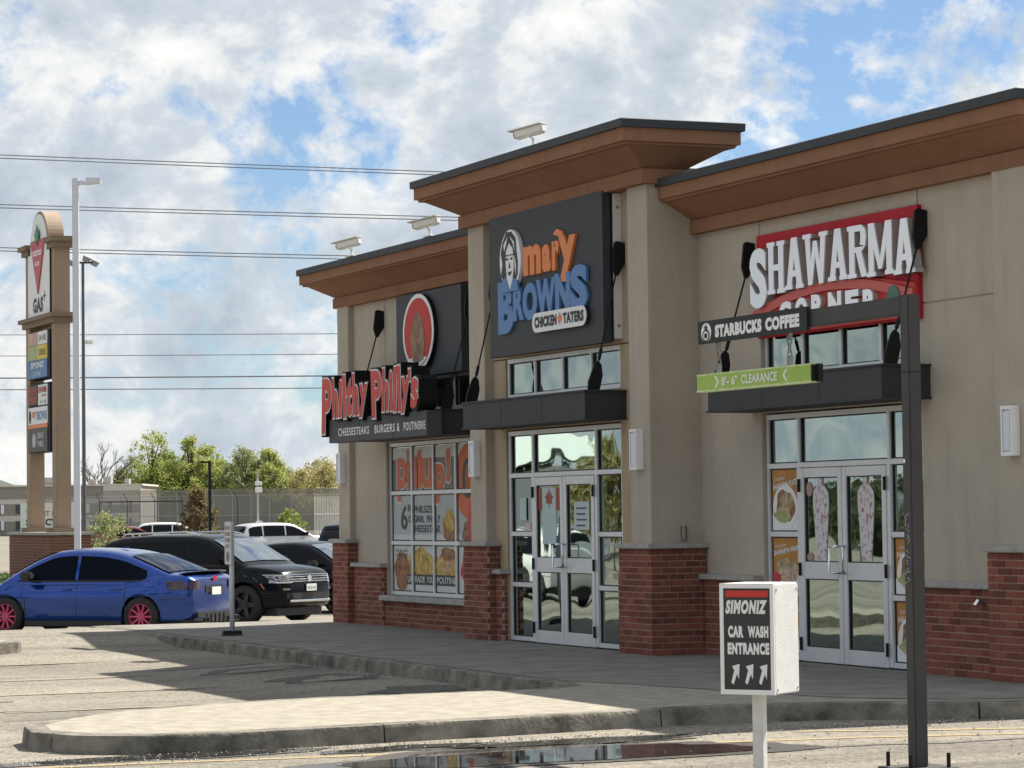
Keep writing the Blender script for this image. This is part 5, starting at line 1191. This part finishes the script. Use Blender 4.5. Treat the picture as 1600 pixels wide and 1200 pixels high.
# ------------------------------------------------------------------ trees
BARK = mat('bark', (.10, .08, .06), rough=.9)
LF = [leaf_mat('leaf_bright', (.42, .45, .15), (.27, .32, .09)), leaf_mat('leaf_mid', (.28, .34, .08), (.17, .22, .05)), leaf_mat('leaf_olive', (.42, .38, .17), (.28, .25, .10)), leaf_mat('leaf_grey', (.36, .38, .20), (.22, .25, .11)), leaf_mat('leaf_brown', (.24, .18, .085), (.13, .10, .045)), leaf_mat('leaf_shade', (.12, .14, .07), (.07, .085, .04)), leaf_mat('leaf_dull', (.15, .14, .08), (.09, .085, .05))]
def tree(name, label, loc, h, w, m, seed, n=2600, ls=.34, kindt='round', group=None, cat='tree', base=.18):
    q = random.Random(seed); t = empty(name, label, cat, loc, 0, group)
    tk = MB(); top = h*(.8 if kindt != 'bush' else .3)
    tk.tube([(0, 0, -.2), (.05*w*q.uniform(-1, 1), 0, top*.4), (0, .05*w, top)], [h*.022, h*.016, h*.004], 7)
    clumps = []
    nc = int(60+w*6)
    for k in range(nc):
        f = q.random(); z = h*(base+(1-base)*f)
        if kindt == 'cone': rad = w*.5*(1.02-f)**1.0
        elif kindt == 'bush': rad = w*.5*math.sqrt(max(.05, 1-f*f))
        else: rad = w*.5*(math.sin(math.pi*min(1, .18+.80*f))**.75)
        a = q.uniform(0, 6.283); rr_ = rad*math.sqrt(q.random())
        c = (rr_*math.cos(a), rr_*math.sin(a), z); clumps.append((c, max(.09*w, rad*.30)*q.uniform(.5, 1.25)))
        if kindt != 'bush' and k % 2 == 0: tk.tube([(0, 0, z*.62), (c[0]*.6, c[1]*.6, z*.86), (c[0]*.95, c[1]*.95, z)], [h*.008, h*.004, h*.0015], 5)
    tk.build('trunk', BARK, t)
    g = np.random.RandomState(seed); cc = np.array([c[0] for c in clumps]); cr_ = np.array([c[1] for c in clumps])
    ix = g.choice(len(clumps), n, p=cr_**1.6/np.sum(cr_**1.6)); d = g.normal(size=(n, 3))*(1, 1, .85); d /= np.linalg.norm(d, axis=1)[:, None]
    P = cc[ix]+d*(cr_[ix]*g.rand(n)**.55)[:, None]*(1+.25*g.normal(size=(n, 1)))
    P[:, 2] = np.maximum(P[:, 2], .05)
    u = g.normal(size=(n, 3)); u /= np.linalg.norm(u, axis=1)[:, None]; v = np.cross(u, g.normal(size=(n, 3))); v /= np.linalg.norm(v, axis=1)[:, None]
    sz = (ls*g.uniform(.45, 1.2, n))[:, None]
    V = np.stack([P-u*sz*.5, P+v*sz*.3, P+u*sz*.5, P-v*sz*.3], 1).reshape(-1, 3)
    me = MB(); me.v = V.tolist(); me.f = [(4*i, 4*i+1, 4*i+2, 4*i+3) for i in range(n)]; me.build('crown', m, t, fixn=False)
    return t
def bare_tree(label, loc, h, seed):
    q = random.Random(seed); t = empty('bare_tree', label, 'tree', loc); tk = MB(); tw = MB()
    def br(p, d, l, r_, lev):
        e = p+d*l; (tk if lev < 2 else tw).tube([p, p.lerp(e, .5)+Vector((q.gauss(0, .03), q.gauss(0, .03), 0))*l, e], [r_, r_*.8, r_*.6], 4)
        if lev < 5:
            for k in range(3 if lev else 5):
                nd = (d+Vector((q.gauss(0, .45), q.gauss(0, .45), q.gauss(.1, .25)))).normalized(); br(e if k else p.lerp(e, .7), nd, l*q.uniform(.55, .8), r_*.6, lev+1)
    br(Vector((0, 0, 0)), Vector((0, 0, 1)), h*.28, h*.02, 0); tk.build('trunk', BARK, t); tw.build('crown', mat('twig', (.16, .13, .11), rough=.9), t)
G = 'trees behind the security fence'
TR = [(-287.5, 79.2, 12.0, 5.2, 0, 'tall pointed bright green tree, leftmost behind the fence'), (-290, 82.0, 9.2, 5.6, 1, 'bushy mid green tree right of the tall pointed one'), (-285.9, 83.6, 11.2, 4.4, 0, 'second tall pointed bright green tree behind the fence'),
      (-288, 86.6, 10.2, 5.2, 0, 'bright green tree behind the black street lamp'), (-283.3, 89.3, 9.6, 5.2, 3, 'loose grey green tree right of the black street lamp'), (-282.3, 92.2, 9.4, 4.6, 0, 'bright green tree behind the pale utility pole'),
      (-291, 76.8, 7.2, 4.6, 3, 'small grey green tree right of the bare tree'), (-281, 95.6, 7.0, 5.0, 2, 'olive yellow low tree, left of two near the building edge'), (-282, 99.2, 7.3, 5.4, 2, 'olive yellow low tree, right of two near the building edge'), (-290, 88.5, 8.2, 6.0, 1, 'mid green tree deep in the row behind the loose grey green one'), (-286, 79.9, 7.4, 6.2, 1, 'mid green low tree at the foot of the tall pointed one'),
      (-292, 84.8, 8.8, 6.0, 0, 'bright green tree filling the gap between the two tall pointed ones'), (-289, 91.5, 8.6, 6.0, 0, 'bright green broad tree left of the pale utility pole'), (-287, 95.0, 7.6, 5.6, 3, 'grey green broad tree right of the pale utility pole'), (-294, 80.5, 6.4, 6.0, 1, 'mid green low tree just right of the block building'), (-295, 88, 6.6, 7.0, 1, 'mid green low broad tree behind the fence under the black lamp'),
      (-300, 104.5, 8.6, 6.5, 2, 'olive tree behind the building corner'), (-296, 97.0, 8.0, 6.0, 3, 'pale grey green tree behind the olive pair')]
for i, (x, y, h, w, mi, lb) in enumerate(TR): tree('broadleaf_tree', lb, (x, y, -.15), h, w*1.5, LF[mi], 40+i, n=15000, ls=.27, group=G, base=.02)
bare_tree('bare brown tree above the block building roof', (-290, 73.6, -.15), 12.5, 3)
tree('shrub', 'grey green shrub beside the pylon base', (-50.8, 10.2, -.37), 2.1, 2.5, LF[3], 70, n=6000, ls=.11, kindt='bush', cat='shrub', base=.05)
tree('spruce_tree', 'small brownish spruce before the security fence', (-93, 26.0, -.36), 3.3, 3.9, LF[4], 71, n=7000, ls=.16, kindt='cone', base=.04)
tree('shrub', 'dark green low shrub by the fence next to the building corner', (-140, 46.6, -.2), 2.2, 2.4, LF[1], 72, n=1500, ls=.2, kindt='bush', cat='shrub', base=.05)
# across the car park, seen in the shop glass
for i, (x, y, h) in enumerate(((-58, -20.5, 4.6), (-66, -28, 4.2), (-75, -36, 5.0), (-52, -30, 4.4), (-90, -30, 5.5))): tree('broadleaf_tree', 'tree across the car park seen only in the glass reflections', (x, y, -.3), h, 4.5, LF[(i*2) % 4], 80+i, n=2200, ls=.4, group='trees across the car park', base=.2)
t = empty('service_building', 'low white building with red fascia seen only in the glass reflections', 'building', (-80, -24, -.3), R(-70))
MB().box(-16, 16, 0, 8, 0, 3.6).build('wall', WHITEP, t); MB().box(-16.2, 4, -.2, 8.2, 3.6, 4.2).build('fascia', mat('fascia_dull_red', (.30, .07, .06), rough=.7), t); MB().prism([(-.5, 4.2), (8.5, 4.2), (4, 5.4)], -16, 16, 'x').build('roof', mat('roof_grey', (.66, .70, .66), rough=.7), t)
for k in range(6): MB().box(-13+k*4.4, -10.6+k*4.4, -.06, .0, .9, 2.6).build('window', BWIN, t)

q_ = random.Random(99)
for i in range(22):  # dark-leaved row added out of view to darken reflections in glass and paint
    x = -135+9.2*i+q_.uniform(-2, 2); h = q_.uniform(7.5, 11.5) if x > -55 else q_.uniform(2.6, 4.2)
    tree('broadleaf_tree', 'tree added behind the viewpoint to darken reflections in glass and car paint', (x, -66+q_.uniform(-6, 6), -.3), h, 7.5, LF[(5, 5, 6, 5)[i % 4]], 200+i, n=2600, ls=.55, group='trees added behind the viewpoint', base=.05)

# grit and small stones lying along the kerbs
gs = MB(); q_ = random.Random(31)
for k in range(1600):
    if k % 3: x = 20.75+abs(q_.gauss(0, .35)); y = q_.uniform(-10, -1.5)
    elif k % 2: x = q_.uniform(4, 16.5); y = -3.56-abs(q_.gauss(0, .25))
    else: x = q_.uniform(20.8, 25); y = q_.uniform(-10, -1)
    r_ = q_.uniform(.004, .014); z = gz(x, y)+.006
    gs.add([(x+r_, y, z), (x-r_*.6, y+r_, z), (x-r_*.7, y-r_*.8, z), (x, y, z+r_*.9)], [(0, 1, 3), (1, 2, 3), (2, 0, 3), (0, 2, 1)])
o = kind(gs.build('gravel', mat('grit', (.30, .28, .24), rough=.95, island=.5), fixn=False), 'stuff'); tag(o, 'loose grit and small stones along the kerbs', 'gravel')
